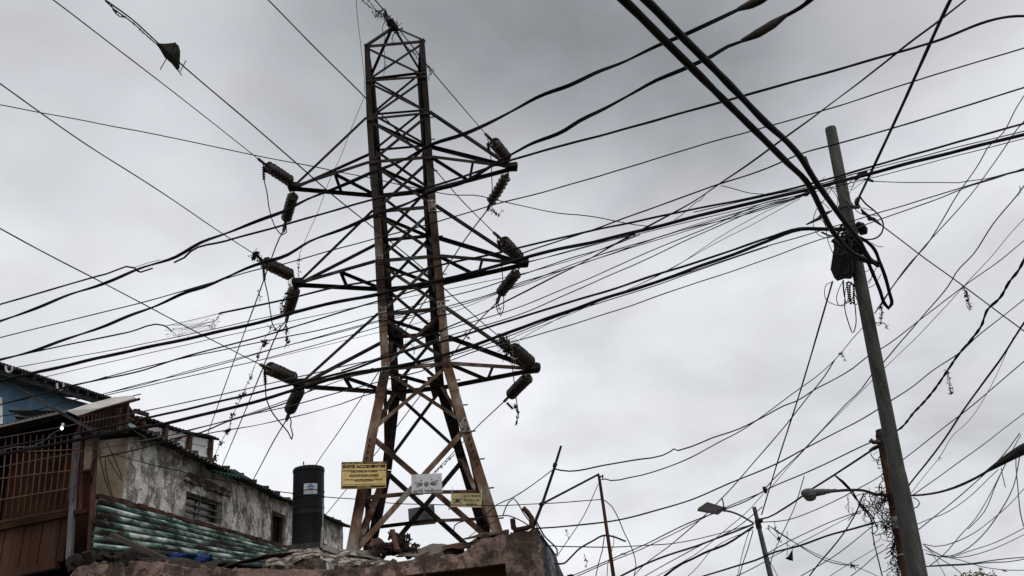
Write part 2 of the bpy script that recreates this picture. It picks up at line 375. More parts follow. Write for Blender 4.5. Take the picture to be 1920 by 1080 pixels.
# ------------------------------------------------------------------ signs
def text_mesh(txt, size, bold=0.0, align='CENTER', sx=1.0):
    cu = bpy.data.curves.new('t', 'FONT'); cu.body = txt; cu.size = size; cu.align_x = align; cu.align_y = 'CENTER'; cu.offset = bold; cu.extrude = .0005; cu.resolution_u = 3
    o = bpy.data.objects.new('t', cu); COL.objects.link(o); dg = bpy.context.evaluated_depsgraph_get()
    me = bpy.data.meshes.new_from_object(o.evaluated_get(dg)); vs = [(v.co.x*sx, v.co.y, v.co.z) for v in me.vertices]; fs = [tuple(p.vertices) for p in me.polygons]
    bpy.data.objects.remove(o); bpy.data.curves.remove(cu); bpy.data.meshes.remove(me); return vs, fs
class Sign:
    def __init__(s, quad, d, label, m, name='warning_sign', thick=.006, rake=0.0):
        tl, tr, br, bl = quad
        k_ = .47/FPX*d; ds = [d, d-(tr[1]-tl[1])*k_, d-(br[1]-tl[1])*k_, d-(bl[1]-tl[1])*k_]
        s.tl, s.tr, s.br, s.bl = [V(*q, e) for q, e in zip(quad, ds)]
        s.root = thing(name, label, 'sign', (s.tl+s.br)/2)
        s.n = (s.tr-s.tl).cross(s.bl-s.tl).normalized()
        if s.n.dot(CAM-s.tl) < 0: s.n = -s.n
        s.w = (s.tr-s.tl).length; s.h = (s.bl-s.tl).length
        t = s.n*thick
        mb = MB(); mb.hexa([s.bl-t, s.br-t, s.tr-t, s.tl-t, s.bl, s.br, s.tr, s.tl]); s.plate = mb.build('plate', m, s.root)
    def P(s, u, v, o=.002):
        a = s.tl.lerp(s.tr, u); b = s.bl.lerp(s.br, u); return a.lerp(b, v)+s.n*o
    def text(s, txt, u, v, hgt, m, bold=.0, width=None, name='lettering'):
        vs, fs = text_mesh(txt, hgt*s.h/.72, bold*s.h)
        xs = [q[0] for q in vs]; w0 = max(xs)-min(xs); k = (width*s.w/w0) if width else 1
        cx = (max(xs)+min(xs))/2
        mb = MB(); mb.add([s.P(u+(x-cx)*k/s.w, v-y/s.h, .003+z) for x, y, z in vs], fs); return mb.build(name, m, s.root)
    def bar(s, u0, u1, v0, v1, m, name='printed_band', o=.002):
        mb = MB(); mb.hexa([s.P(u0, v1, 0), s.P(u1, v1, 0), s.P(u1, v0, 0), s.P(u0, v0, 0), s.P(u0, v1, o), s.P(u1, v1, o), s.P(u1, v0, o), s.P(u0, v0, o)]); return mb.build(name, m, s.root)
dl = depth(NODE['p1', -1, -1])-.55
s1 = Sign([(641, 867), (725, 865.5), (724.5, 915), (640, 917)], dl, 'yellow rectangular warning sign reading EVITE ACCIDENTES fixed to the left pylon leg', YEL)
s1.bar(.01, .99, .008, .075, INK)
s1.text('POR SU SEGURIDAD  Y LA DE SU FAMILIA', .5, .042, .04, YEL, .001, .92)
s1.text('EVITE ACCIDENTES', .5, .175, .105, INK, .008, .95)
for t_, v_, w_ in (('MANTENGASE ALEJADO DE LOS CABLES Y POSTES', .325, .96), ('YA QUE CONDUCEN CORRIENTE', .375, .6), ('NO CONSTRUIR CERCA DE CABLES', .49, .64), ('NI DEBAJO DE TENDIDOS ELECTRICOS', .54, .65),
                   ('EVITE QUE LOS NIÑOS JUEGUEN O ESCALEN', .665, .84), ('CERCA DE LAS TORRES', .715, .42)):
    s1.text(t_, .5, v_, .036, INK, .002, w_)
s1.bar(.02, .98, .835, .85, INK); s1.bar(.02, .98, .89, .965, INK)
s1.text('NO TREPAR', .5, .925, .04, YEL, .001, .28)
fr = MB()
for a_, b_ in (((0, 0), (1, 0)), ((1, 0), (1, 1)), ((1, 1), (0, 1)), ((0, 1), (0, 0))): fr.beam(s1.P(*a_), s1.P(*b_), .008, .008)
fr.build('frame', RUST, s1.root)
dl = (depth(NODE['p1', 1, -1])+depth(NODE['b', 1, -1]))/2-.16
s2 = Sign([(771, 890), (828, 887), (829.5, 923), (772, 925)], dl, 'plain aluminium sign with painted skull reading ALTA TENSION where the pylon braces cross', SILV)
s2.text('ALTA TENSION', .5, .915, .12, INKF, .003, .9)
sk = MB()
def loop(mb, s, cx, cy, rx, ry, w, a0=0, a1=360, n=18):
    P_ = [s.P(cx+rx*math.cos(math.radians(a0+(a1-a0)*k/n)), cy+ry*math.sin(math.radians(a0+(a1-a0)*k/n)), .004) for k in range(n+1)]; mb.tube(P_, w, 4)
loop(sk, s2, .49, .52, .072, .10, .0035); loop(sk, s2, .465, .54, .015, .03, .004); loop(sk, s2, .515, .54, .015, .03, .004); sk.tube([s2.P(.46, .62), s2.P(.46, .665), s2.P(.52, .665), s2.P(.52, .62)], .003, 4)
sk.build('painted_skull', INKF, s2.root)
bn = MB()
for sx in (-1, 1):
    for k, (y0, y1) in enumerate(((.46, .40), (.53, .53), (.58, .64))):
        if sx > 0: bn.tube([s2.P(.49+.13, .49+(y0-.5)*.6+.02, .004), s2.P(.88-.03*k, y1-.03, .004)], .0045, 4)
        else: bn.tube([s2.P(.49-.13, .5+(y0-.5)*.6+.01, .004), s2.P(.12+.02*k, y1+.04, .004)], .0045, 4)
bn.build('painted_bones', INKF, s2.root)
ri = MB()
for u, v in ((.33, .33), (.67, .32), (.33, .8), (.67, .8)): ri.tube([s2.P(u, v, 0), s2.P(u, v, .008)], .008, 6)
ri.build('rivet', INK, s2.root)
dl = (depth(NODE['p1', 1, -1])+depth(NODE['b', 1, -1]))/2-.2
s3 = Sign([(846, 925), (903.5, 925), (903.5, 951.5), (845, 950.5)], dl, 'small dirty yellow sign reading ALTA TENSION PELIGRO DE MUERTE wired to the right pylon leg', YEL2)
s3.text('ALTA TENSION', .685, .19, .17, INKF, .003, .57); s3.text('PELIGRO DE', .67, .5, .17, INKF, .003, .5); s3.text('MUERTE', .67, .82, .17, INK, .003, .33)
sk = MB(); loop(sk, s3, .22, .52, .055, .13, .0035); loop(sk, s3, .2, .52, .012, .03, .004); loop(sk, s3, .24, .52, .012, .03, .004)
for a_, b_ in (((.08, .4), (.36, .72)), ((.36, .4), (.08, .72))): sk.tube([s3.P(*a_, .004), s3.P(*b_, .004)], .0045, 4)
sk.build('painted_skull', INKF, s3.root)
tw = MB(); dl0 = dl+.02
tw.tube([V(847, 926, dl-.01), V(848, 915, dl0), V(850, 911, dl0+.1)], .004, 5); tw.tube([V(846, 950, dl-.01), V(841, 956, dl0+.05), V(843, 951, dl0)], .006, 5); tw.tube([V(902.5, 925, dl-.01), V(903, 918, dl0+.1)], .004, 5)
tw.build('tie_wire', WHITE, s3.root)
dl = (depth(NODE['p1', 1, 1])+depth(NODE['b', 1, 1]))/2+.1
s4 = Sign([(765, 954), (814, 946), (817, 982), (767, 987)], dl, 'blank grey metal plate seen from behind on the far pylon bracing below the skull sign', SILVD, 'metal_sign_plate')
mb = MB(); mb.beam(s4.P(.35, .05), s4.P(.35, .95), .03, .01); mb.build('backing_strip', SILVD, s4.root)
# ------------------------------------------------------------------ buildings
class Wall:
    def __init__(s, p, az):
        s.p = Vector((p.x, p.y, 0)); a = math.radians(az); s.u = Vector((math.sin(a), math.cos(a), 0)); s.n = Vector((s.u.y, -s.u.x, 0))
        if s.n.dot(CAM-s.p) < 0: s.n = -s.n
    def P(s, a, z, o=0): return s.p+s.u*a+Vector((0, 0, z))+s.n*o
    def hit(s, x, y, o=0):
        r = ray(x, y); q = s.p+s.n*o; t = (q-CAM).dot(s.n)/r.dot(s.n); w = CAM+r*t
        return (w-s.p).dot(s.u), w.z
    def pt(s, x, y, o=0): return s.P(*s.hit(x, y, o), o)

def stained(name, light, dark, stain, sc=1.2, bump=.6, fine=14, amount=.5, dz=.25):
    m = bpy.data.materials.new(name); m.use_nodes = True; N = m.node_tree.nodes; L = m.node_tree.links; b = N['Principled BSDF']; b.inputs['Roughness'].default_value = .92
    b.inputs['Specular IOR Level'].default_value = .2
    tc = N.new('ShaderNodeTexCoord'); mp = N.new('ShaderNodeMapping'); mp.inputs['Scale'].default_value = (1, 1, .85); L.new(tc.outputs['Object'], mp.inputs['Vector'])
    def nz(scale, det, dist=0.0, r=.65):
        n = N.new('ShaderNodeTexNoise'); n.inputs['Scale'].default_value = scale; n.inputs['Detail'].default_value = det; n.inputs['Distortion'].default_value = dist; n.inputs['Roughness'].default_value = r
        L.new(mp.outputs[0], n.inputs['Vector']); return n
    def ramp(src, p0, c0, p1, c1):
        r = N.new('ShaderNodeValToRGB'); r.color_ramp.elements[0].position = p0; r.color_ramp.elements[0].color = (*c0, 1); r.color_ramp.elements[1].position = p1; r.color_ramp.elements[1].color = (*c1, 1); L.new(src, r.inputs[0]); return r
    def mix(f, a, c, mode='MIX'):
        x = N.new('ShaderNodeMix'); x.data_type = 'RGBA'; x.blend_type = mode
        if isinstance(f, float): x.inputs[0].default_value = f
        else: L.new(f, x.inputs[0])
        L.new(a, x.inputs[6]); L.new(c, x.inputs[7]); return x.outputs[2]
    base = ramp(nz(sc*1.6, 12, .2, .72).outputs[0], .38, dark, .6, light)
    pat = ramp(nz(fine*.3, 13, .25, .78).outputs[0], amount-.07, (0, 0, 0), amount+.08, (1, 1, 1))
    stn = N.new('ShaderNodeRGB'); stn.outputs[0].default_value = (*stain, 1)
    c1 = mix(pat.outputs[0], stn.outputs[0], base.outputs[0])
    grime = ramp(nz(.7, 5, .3).outputs[0], .34, (.6, .58, .55), .52, (1, 1, 1))
    c2 = mix(1.0, c1, grime.outputs[0], 'MULTIPLY')
    fin = ramp(nz(fine*3, 6).outputs[0], .3, (.78, .78, .78), .6, (1, 1, 1)); c3 = mix(1.0, c2, fin.outputs[0], 'MULTIPLY')
    L.new(c3, b.inputs['Base Color'])
    bp = N.new('ShaderNodeBump'); bp.inputs['Strength'].default_value = bump; bp.inputs['Distance'].default_value = .05
    ad = N.new('ShaderNodeMath'); ad.operation = 'ADD'; L.new(pat.outputs[0], ad.inputs[0]); L.new(nz(fine, 8).outputs[0], ad.inputs[1]); L.new(ad.outputs[0], bp.inputs['Height']); L.new(bp.outputs[0], b.inputs['Normal'])
    return m
PLASTER = stained('peeling_white_plaster', (.88, .85, .80), (.48, .455, .42), (.19, .17, .15), 1.5, 1.0, 15, .425)
BEIGE = stained('beige_wall_paint', (.42, .34, .26), (.32, .255, .195), (.2, .16, .125), .9, .3, 8, .30)
ADOBE = stained('eroded_pink_render', (.33, .225, .185), (.19, .135, .112), (.07, .055, .047), 2.2, 1.0, 12, .42)
ADOBE2 = stained('eroded_grey_brown_render', (.26, .20, .165), (.15, .12, .10), (.07, .055, .045), 2.4, 1.0, 14, .45)
BLUEW = stained('blue_painted_wall', (.10, .19, .275), (.07, .14, .21), (.045, .08, .115), .8, .2, 6, .30)
SIDEW = stained('flaking_blue_white_render', (.36, .40, .44), (.2, .23, .26), (.06, .06, .065), 3, .8, 16, .50)
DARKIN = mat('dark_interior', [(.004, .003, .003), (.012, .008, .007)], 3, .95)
WOODR = mat('red_stained_planks', [(.020, .009, .006), (.058, .026, .016), (.088, .046, .03)], 2.2, .75, 0, .3, 20, stretch=(1, 1, .25))
WOODB = mat('brown_interior_board', [(.022, .011, .006), (.06, .028, .014), (.085, .042, .022)], 1.2, .9)
BARS = mat('rusty_cage_bars', [(.09, .042, .032), (.19, .10, .078)], 9, .7)
POSTG = mat('grey_painted_post', [(.10, .105, .11), (.17, .175, .185)], 5, .8, 0, .2)
POSTR = mat('rusty_downpipe', [(.05, .022, .018), (.11, .05, .042)], 5, .8)
TIN = mat('old_zinc_sheet', [(.035, .033, .032), (.085, .082, .08), (.15, .145, .14)], 3, .6, .2, .2, 20)
TIND = mat('dark_zinc_sheet', [(.014, .014, .015), (.035, .036, .038), (.06, .06, .06)], 3, .7, .1)
TINL = mat('bright_sheet_and_lit_edge', [(.3, .28, .26), (.45, .43, .40), (.55, .53, .5)], 4, .55, 0, .1)
TING = mat('dark_green_sheet', [(.004, .016, .012), (.009, .032, .023), (.016, .046, .034)], 3, .55)
WHP = mat('off_white_boards', [(.5, .5, .5), (.68, .68, .67), (.75, .75, .75)], 4, .7, stretch=(1, 1, 3))
PANE = mat('dusty_dark_glass', [(.01, .01, .011), (.035, .035, .037)], 3, .25, spec=.6)
FRAMEM = mat('weathered_window_bars', [(.09, .075, .06), (.2, .18, .15)], 10, .8)
WOODG = mat('grey_weathered_timber', [(.035, .028, .022), (.09, .075, .06)], 5, .9, 0, .4, 30, stretch=(1, 1, .3))
RUSTSH = mat('rust_scale', [(.02, .012, .01), (.06, .03, .022), (.1, .055, .04)], 6, .9, 0, .6, 30)
def groove_shaded(m):  # paints shade and dirt into the valleys, pale highlights onto the ridges
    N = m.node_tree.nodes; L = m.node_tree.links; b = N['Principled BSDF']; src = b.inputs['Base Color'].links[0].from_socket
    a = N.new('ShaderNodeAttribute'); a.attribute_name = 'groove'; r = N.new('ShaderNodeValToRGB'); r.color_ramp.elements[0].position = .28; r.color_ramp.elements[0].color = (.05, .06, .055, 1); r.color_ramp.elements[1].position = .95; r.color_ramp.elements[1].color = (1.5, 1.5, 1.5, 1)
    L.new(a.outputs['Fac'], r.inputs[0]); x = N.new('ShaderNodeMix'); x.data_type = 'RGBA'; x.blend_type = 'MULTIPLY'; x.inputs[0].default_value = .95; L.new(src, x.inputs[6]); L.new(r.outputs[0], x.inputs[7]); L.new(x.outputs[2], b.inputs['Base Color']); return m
def flaked(name, paint, rust, sc, thr, stretch=(1, 1, 1), fine=1.0):
    m = mat(name, [rust, tuple(c*1.6 for c in rust), tuple(c*.65 for c in paint), paint], sc, .75, 0, .5, sc*4, pos=[thr-.12, thr, thr+.02, thr+.16], stretch=stretch, detail=10, dist=.5); return m
GREENROOF = mat('green_corrugated_flaking', [(.016, .011, .009), (.04, .028, .02), (.035, .075, .06), (.085, .15, .125), (.46, .52, .48)], 1.5, .7, 0, .5, 9, pos=[.38, .44, .46, .53, .64], stretch=(3.2, 1.1, 3.2), detail=11, dist=.3); groove_shaded(GREENROOF)
PEEL = flaked('peeled_cream_sheet', (.36, .335, .285), (.05, .035, .03), 13, .50)
SHGREY = mat('warped_grey_sheet', [(.07, .06, .05), (.14, .125, .105), (.2, .18, .16)], 3, .75, 0, .3, 12)

def wall_mesh(W, s0, s1, zb, ztop, openings=(), thick=.2, amp=0.0, cell=.12, seed=0):
    """front face cut around rectangular openings (s0, s1, z0, z1), with reveals, back and ends"""
    brk = {s0, s1}
    for o in openings: brk |= {o[0], o[1]}
    brk = sorted(b for b in brk if s0 <= b <= s1); ss = []
    for a, b in zip(brk, brk[1:]):
        n = max(1, int((b-a)/cell)); ss += [a+(b-a)*k/n for k in range(n)]
    ss.append(brk[-1]); mb = MB()
    def D(s, z):
        if not amp: return 0
        p = Vector((s*1.1, z*1.1, seed)); return amp*(noise.noise(p)+.6*noise.noise(p*3.1)+.35*noise.noise(p*8))
    def face(a, b, z0a, z0b, z1a, z1b):
        n = max(1, int(max(z1a-z0a, z1b-z0b)/(cell if amp else 5)))
        for k in range(n):
            f, g = k/n, (k+1)/n
            za0, zb0, za1, zb1 = z0a+(z1a-z0a)*f, z0b+(z1b-z0b)*f, z0a+(z1a-z0a)*g, z0b+(z1b-z0b)*g
            mb.quad(W.P(a, za0, D(a, za0)), W.P(b, zb0, D(b, zb0)), W.P(b, zb1, D(b, zb1)), W.P(a, za1, D(a, za1)))
    for a, b in zip(ss, ss[1:]):
        ta, tb = ztop(a), ztop(b); op = [o for o in openings if o[0] <= a+1e-6 and o[1] >= b-1e-6]
        z = zb
        for o in sorted(op, key=lambda q: q[2]):
            if o[2] > z: face(a, b, z, z, o[2], o[2])
            z = o[3]
        face(a, b, z, z, ta, tb)
        mb.quad(W.P(a, ta, D(a, ta)), W.P(b, tb, D(b, tb)), W.P(b, tb, -thick), W.P(a, ta, -thick))
        mb.quad(W.P(b, zb, -thick), W.P(a, zb, -thick), W.P(a, ta, -thick), W.P(b, tb, -thick))
    for s in (s0, s1):
        n = max(1, int((ztop(s)-zb)/(cell if amp else 5)))
        for k in range(n):
            z0, z1 = zb+(ztop(s)-zb)*k/n, zb+(ztop(s)-zb)*(k+1)/n
            mb.quad(W.P(s, z0, D(s, z0)), W.P(s, z1, D(s, z1)), W.P(s, z1, -thick), W.P(s, z0, -thick))
    for a, b, z0, z1 in openings:
        e = .0
        mb.quad(W.P(a, z0, e), W.P(b, z0, e), W.P(b, z0, -thick), W.P(a, z0, -thick)); mb.quad(W.P(a, z1, e), W.P(b, z1, e), W.P(b, z1, -thick), W.P(a, z1, -thick))
        mb.quad(W.P(a, z0, e), W.P(a, z1, e), W.P(a, z1, -thick), W.P(a, z0, -thick)); mb.quad(W.P(b, z0, e), W.P(b, z1, e), W.P(b, z1, -thick), W.P(b, z0, -thick))
    return mb
def interp(tab):
    tab = sorted(tab)
    def f(s):
        if s <= tab[0][0]: return tab[0][1]
        for (a, x), (b, y) in zip(tab, tab[1:]):
            if s <= b: return x+(y-x)*(s-a)/(b-a)
        return tab[-1][1]
    return f
def corrugated(a, b, c, d, waves, amp, along='ab', nl=16, warp=0.0, seed=0, ragged=0.0):
    """sheet with corners a b c d; ridges run parallel to a-b ('ab') or to a-d ('ad')"""
    a, b, c, d = map(Vector, (a, b, c, d)); nrm = (b-a).cross(d-a).normalized()
    if nrm.z < 0: nrm = -nrm
    nw = waves*6; mb = MB(); vs = []
    for i in range(nw+1):
        for j in range(nl+1):
            t, l = i/nw, j/nl
            if along == 'ab':
                q = t; r = ragged*noise.noise(Vector((i*.7, seed, 3)))
                l2 = l+r*(l-.5)*2*.5; p = a.lerp(b, l2).lerp(d.lerp(c, l2), q)
            else:
                r = ragged*noise.noise(Vector((i*.7, seed, 3))); l2 = l+r*(l-.5)*2*.5
                p = a.lerp(d, l2).lerp(b.lerp(c, l2), t)
            p = p+nrm*(amp*math.sin(2*math.pi*waves*t)+warp*noise.noise(Vector((p.x*1.3, p.y*1.3, seed))))
            vs.append(p)
    fs = [(i*(nl+1)+j, (i+1)*(nl+1)+j, (i+1)*(nl+1)+j+1, i*(nl+1)+j+1) for i in range(nw) for j in range(nl)]
    return mb.add(vs, fs)

# --- ground (below the frame)
g = MB(); n = 30
for i in range(n):
    for j in range(n):
        f = lambda k: (k/n*2-1)**3*1500
        g.quad((f(i), f(j)+20, 0), (f(i+1), f(j)+20, 0), (f(i+1), f(j+1)+20, 0), (f(i), f(j+1)+20, 0))
struct(g.build('ground', mat('packed_earth', [(.10, .085, .065), (.17, .145, .11)], .6, .95)))
g = MB(); g.quad((-60, -3.5, .004), (60, -3.5, .004), (60, 4.2, .004), (-60, 4.2, .004)); struct(g.build('road', mat('asphalt', [(.035, .035, .036), (.065, .065, .066)], 5, .9)))
g = MB(); g.box((0, 4.9, .06), Vector((60, 0, 0)), Vector((0, .7, 0)), Vector((0, 0, .06))); struct(g.build('pavement', CONC))

# --- peeling white house, its long side running away from the street
W = Wall(V(232, 900, 11), 2.6)
h1 = thing('plaster_house', 'two storey house with long peeling white plaster side wall below ragged corrugated eaves', 'house', W.P(0, 0))
top_px = [(236, 818), (275, 816), (312, 836), (375, 862), (412, 880), (470, 908), (545, 946), (607, 972), (655, 990)]
tops = [W.hit(*p) for p in top_px]; s_end = W.hit(643, 1000)[0]
tops[0] = (0, tops[0][1])
zt = interp(tops); 
wa = W.hit(350, 918); wb = W.hit(417, 945); wc = W.hit(417, 980); wd = W.hit(350, 962)
win = (wa[0], wb[0], (wc[1]+wd[1])/2-.05, (wa[1]+wb[1])/2)
da, db, dc = W.hit(509, 957), W.hit(536, 967), W.hit(509, 1006)
door = (da[0], db[0], dc[1]-.5, (da[1]+db[1])/2)
wm = wall_mesh(W, 0.022, s_end, 0, zt, [win, door], .25, .022, .14, 4)
wm.build('side_wall', PLASTER, h1)
# beige street front, facing left of the side wall
Cw = Wall(V(232, 900, 11), -87.4)
zc = interp([(0, tops[0][1]), (Cw.hit(186, 828)[0], Cw.hit(186, 826)[1]), (6, Cw.hit(186, 826)[1])])
wall_mesh(Cw, .0, 5.5, 0, zc, (), .02, .004, .2, 8).build('front_wall', BEIGE, h1)
mb = MB(); mb.quad(W.P(s_end, 0, -.0), W.P(s_end, zt(s_end), 0), W.P(s_end, zt(s_end), -5), W.P(s_end, 0, -5)); mb.quad(W.P(0.3, zt(0)-.25, -.25), W.P(s_end, zt(s_end)-.1, -.25), W.P(s_end, zt(s_end)-.1, -5), W.P(.3, zt(0)-.25, -5))
mb.quad(W.P(s_end, 0, -5), W.P(0.3, 0, -5), W.P(0.3, zt(0)-.25, -5), W.P(s_end, zt(s_end)-.1, -5))
mb.build('rear_wall', PLASTER, h1)
# window
wn = MB(); wn.quad(W.P(win[0], win[2], -.14), W.P(win[1], win[2], -.14), W.P(win[1], win[3], -.14), W.P(win[0], win[3], -.14)); pane = None
fr = MB(); a0, a1, z0, z1 = win
for s in (a0+.03, (a0+a1)/2, a1-.03): fr.beam(W.P(s, z0, -.1), W.P(s, z1, -.1), .028, .03, W.n)
for k in range(4): z = z0+(z1-z0)*(k/3)*.86; fr.beam(W.P(a0, z+.02, -.09), W.P(a1, z+.02, -.09), .024, .024)
fwin = fr.build('window', FRAMEM, h1); wn.build('pane', PANE, fwin)
mb = MB(); mb.add([W.P(a0-.12, z1+.22, .0), W.P(a1+.2, z1+.16, .0), W.P(a1+.2, z1+.24, .08), W.P(a0-.12, z1+.30, .08)], [(0, 1, 2, 3)])
for k in range(14):
    s = a0-.1+(a1-a0+.3)*k/14; mb.box(W.P(s+.05, z1+.14+.05*random.random(), .02+.02*random.random()), W.u*(.07+.04*random.random()), Vector((0, 0, .012+.018*random.random())), W.n*.03)
mb.build('lintel', stained('crumbling_lintel', (.34, .29, .23), (.2, .17, .14), (.07, .06, .05), 4, 1, 18, .45), fwin)
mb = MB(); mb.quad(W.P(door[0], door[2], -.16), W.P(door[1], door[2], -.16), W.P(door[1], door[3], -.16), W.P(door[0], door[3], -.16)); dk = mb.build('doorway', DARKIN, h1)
fr = MB()
for s in (door[0]+.04, door[0]+(door[1]-door[0])*.22, door[1]-.04): fr.beam(W.P(s, door[2], -.08), W.P(s, door[3], -.08), .07, .06, W.n)
fr.beam(W.P(door[0], door[3]-.03, -.08), W.P(door[1], door[3]-.03, -.08), .07, .06); fr.build('frame', WOODG, dk)
# roof over the white house: overlapping corrugated sheets, some green
RP = [(270, 806, 345, 842), (338, 838, 412, 874), (404, 868, 470, 904), (462, 898, 548, 940), (545, 938, 612, 966), (600, 962, 663, 989)]
for k, (x0, y0, x1, y1) in enumerate(RP):
    sa, za = W.hit(x0, y0, .28); sb, zb_ = W.hit(x1, y1, .28)
    lift = .0
    wv = max(5, int((sb-sa)/.14))
    m_ = corrugated(W.P(sa, za, .28), W.P(sb, zb_, .28), W.P(sb, zb_+.5, -1.9), W.P(sa, za+.5, -1.9), wv, .022, 'ad', 6, .03, k, .02)
    m_.build('roof_sheet', [TIND, TIN, TING, TING, TIND, TING][k], h1, solid=.006)
sg_a, sg_z = W.hit(400, 882, .32); sg_b, sg_y = W.hit(466, 900, .32)
m_ = corrugated(W.P(sg_a, sg_z-.02, .34), W.P(sg_b, sg_y-.03, .42), W.P(sg_b+.1, sg_y+.26, .0), W.P(sg_a+.3, sg_z+.16, .0), 11, .025, 'ad', 6, .02, 33, .05)
m_.build('roof_sheet', TING, h1, solid=.006)
mb = MB()
for k in range(16):
    s = .5+(s_end-.7)*k/16; mb = MB(); mb.beam(W.P(s, zt(s)+.0, .2), W.P(s, zt(s)+.1, -.6), .05, .07); mb.build('rafter', WOODG, h1)
# rubble and scrap boards on the top corner of the wall
mb = MB()
rr = random.Random(3)
for k in range(16):
    x = 238+rr.random()*34; y = 786+(x-238)*.38+rr.random()*16-4; o = -rr.random()*.8
    c = W.pt(x, y, o); d = Vector((rr.uniform(-1, 1), rr.uniform(-1, 1), rr.uniform(-.35, .35))).normalized()
    mb.beam(c-d*rr.uniform(.06, .24), c+d*rr.uniform(.06, .24), rr.uniform(.02, .09), rr.uniform(.015, .04))
mb.build('scrap_boards', RUSTSH, h1)
for k, (x, y, w_, hgt, m_) in enumerate([(251, 797, 24, 8, TING), (262, 806, 22, 9, WHP)]):
    mb = MB(); c = W.pt(x, y, .1); mb.add([c-W.u*.16-Vector((0, 0, .05)), c+W.u*.2-Vector((0, 0, .08)), c+W.u*.22+Vector((0, 0, .05))-W.n*.1, c-W.u*.15+Vector((0, 0, .07))-W.n*.1], [(0, 1, 2, 3)]); mb.build('loose_sheet', mat('teal_scrap', [(.08, .14, .16), (.2, .27, .28)], 8) if k == 0 else m_, h1, solid=.01)
# --- rooftop shack
WS = Wall(W.P(0, 0, -.7), 2.6)
h2 = thing('rooftop_shack', 'small white boarded shack with brown timber frame perched above the plaster wall', 'shack', WS.pt(350, 850))
c = {k: WS.hit(*v) for k, v in dict(tl=(258, 788), tm=(316, 806), tr=(391, 822), bl=(312, 850), bm=(350, 858), br=(391, 866)).items()}
sL, sM, sN, sR = WS.hit(262, 800)[0], WS.hit(305, 815)[0], WS.hit(351, 830)[0], WS.hit(391, 840)[0]
zT = lambda s: interp([(sL, WS.hit(262, 792)[1]), (sR, WS.hit(391, 824)[1])])(s); zB = WS.hit(391, 872)[1]-.9
mb = MB()
nb = 9
for k in range(nb):
    f0, f1 = k/nb, (k+.93)/nb
    for a, b in ((sL, sM), (sM, sN), (sN, sR)):
        za0, za1 = zB+(zT(a)-zB)*f0, zB+(zT(a)-zB)*f1; zb0, zb1 = zB+(zT(b)-zB)*f0, zB+(zT(b)-zB)*f1
        o = -.02*(k % 2); mb.hexa([WS.P(a, za0, o-.02), WS.P(b, zb0, o-.02), WS.P(b, zb0, o), WS.P(a, za0, o), WS.P(a, za1, o-.02), WS.P(b, zb1, o-.02), WS.P(b, zb1, o+.012), WS.P(a, za1, o+.012)])
mb.build('board_wall', WHP, h2)
mb = MB()
for x in (sL, sM, sN, sR): mb.beam(WS.P(x, zB, .04), WS.P(x, zT(x)+.02, .04), .085, .085, WS.n)
mb.beam(WS.P(sM, zT(sM)-.45, .05), WS.P(sR, zT(sR)-.42, .05), .06, .06); mb.beam(WS.P(sM, zT(sM)-.82, .05), WS.P(sR, zT(sR)-.62, .05), .06, .06)
mb.beam(WS.P(sM+.1, zT(sM)-.3, .06), WS.P(sM+.55, zT(sM)-.05, .06), .05, .04)
mb.build('timber_frame', RUSTSH, h2)
mb = MB(); mb.hexa([WS.P(sL, zB, -2), WS.P(sR, zB, -2), WS.P(sR, zB, -.06), WS.P(sL, zB, -.06), WS.P(sL, zT(sL), -2), WS.P(sR, zT(sR), -2), WS.P(sR, zT(sR), -.06), WS.P(sL, zT(sL), -.06)]); mb.build('rear_wall', WOODB, h2)
e0, e1 = WS.hit(240, 776, .1), WS.hit(413, 824, .1)
corrugated(WS.P(*e0, .1), WS.P(*e1, .1), WS.P(e1[0], e1[1]+.35, -2.1), WS.P(e0[0], e0[1]+.35, -2.1), 26, .022, 'ad', 8, .04, 5, .02).build('roof', TIND, h2, solid=.008)
mb = MB(); mb.beam(W.pt(252, 770, -.2), W.pt(277, 778, -.2), .05, .06); mb.beam(W.pt(259, 768, -.25), W.pt(263, 776, -.25), .03, .05); mb.beam(W.pt(238, 762, -.3), W.pt(250, 778, -.3), .05, .05)
mb.build('loose_timber', RUSTSH, h2)

# --- blue house further back on the left
WB = Wall(V(0, 800, 15), 6)
h3 = thing('blue_house', 'blue painted upper wall under dark corrugated roof at the far left edge', 'house', WB.P(0, 0))
ea, eb = WB.hit(-40, 672), WB.hit(214, 747)
ztb = interp([(ea[0]-.5, WB.hit(-40, 706)[1]), (eb[0], WB.hit(209, 768)[1])])
wall_mesh(WB, ea[0]-.5, eb[0]+.5, 0, ztb, (), .2, 0).build('side_wall', BLUEW, h3)
mb = MB(); mb.quad(WB.P(eb[0]+.5, 0, 0), WB.P(eb[0]+.5, ztb(99), 0), WB.P(eb[0]+.5, ztb(99), -5), WB.P(eb[0]+.5, 0, -5)); mb.quad(WB.P(ea[0]-.5, 0, -5), WB.P(eb[0]+.5, 0, -5), WB.P(eb[0]+.5, ztb(99), -5), WB.P(ea[0]-.5, ztb(-99), -5)); mb.build('rear_wall', BLUEW, h3)
sa, za = WB.hit(-40, 669, .45); sb, zb_ = WB.hit(211, 747, .45)
corrugated(WB.P(sa, za, .45), WB.P(sb, zb_, .45), WB.P(sb, zb_+.9, -4), WB.P(sa, za+.9, -4), 46, .032, 'ad', 8, .02, 9, .01).build('roof', TIND, h3, solid=.01)
for k in range(12):
    mb = MB(); s = sa+(sb-sa)*(k+.5)/12; z = za+(zb_-za)*(k+.5)/12; mb.beam(WB.P(s, z-.05, .42), WB.P(s, z+.15, -.4), .07, .1); mb.build('rafter', TIND, h3)
mb = MB(); mb.beam(WB.P(sa, za-.12, .3), WB.P(sb, zb_-.12, .3), .08, .1); mb.build('purlin', TIND, h3)
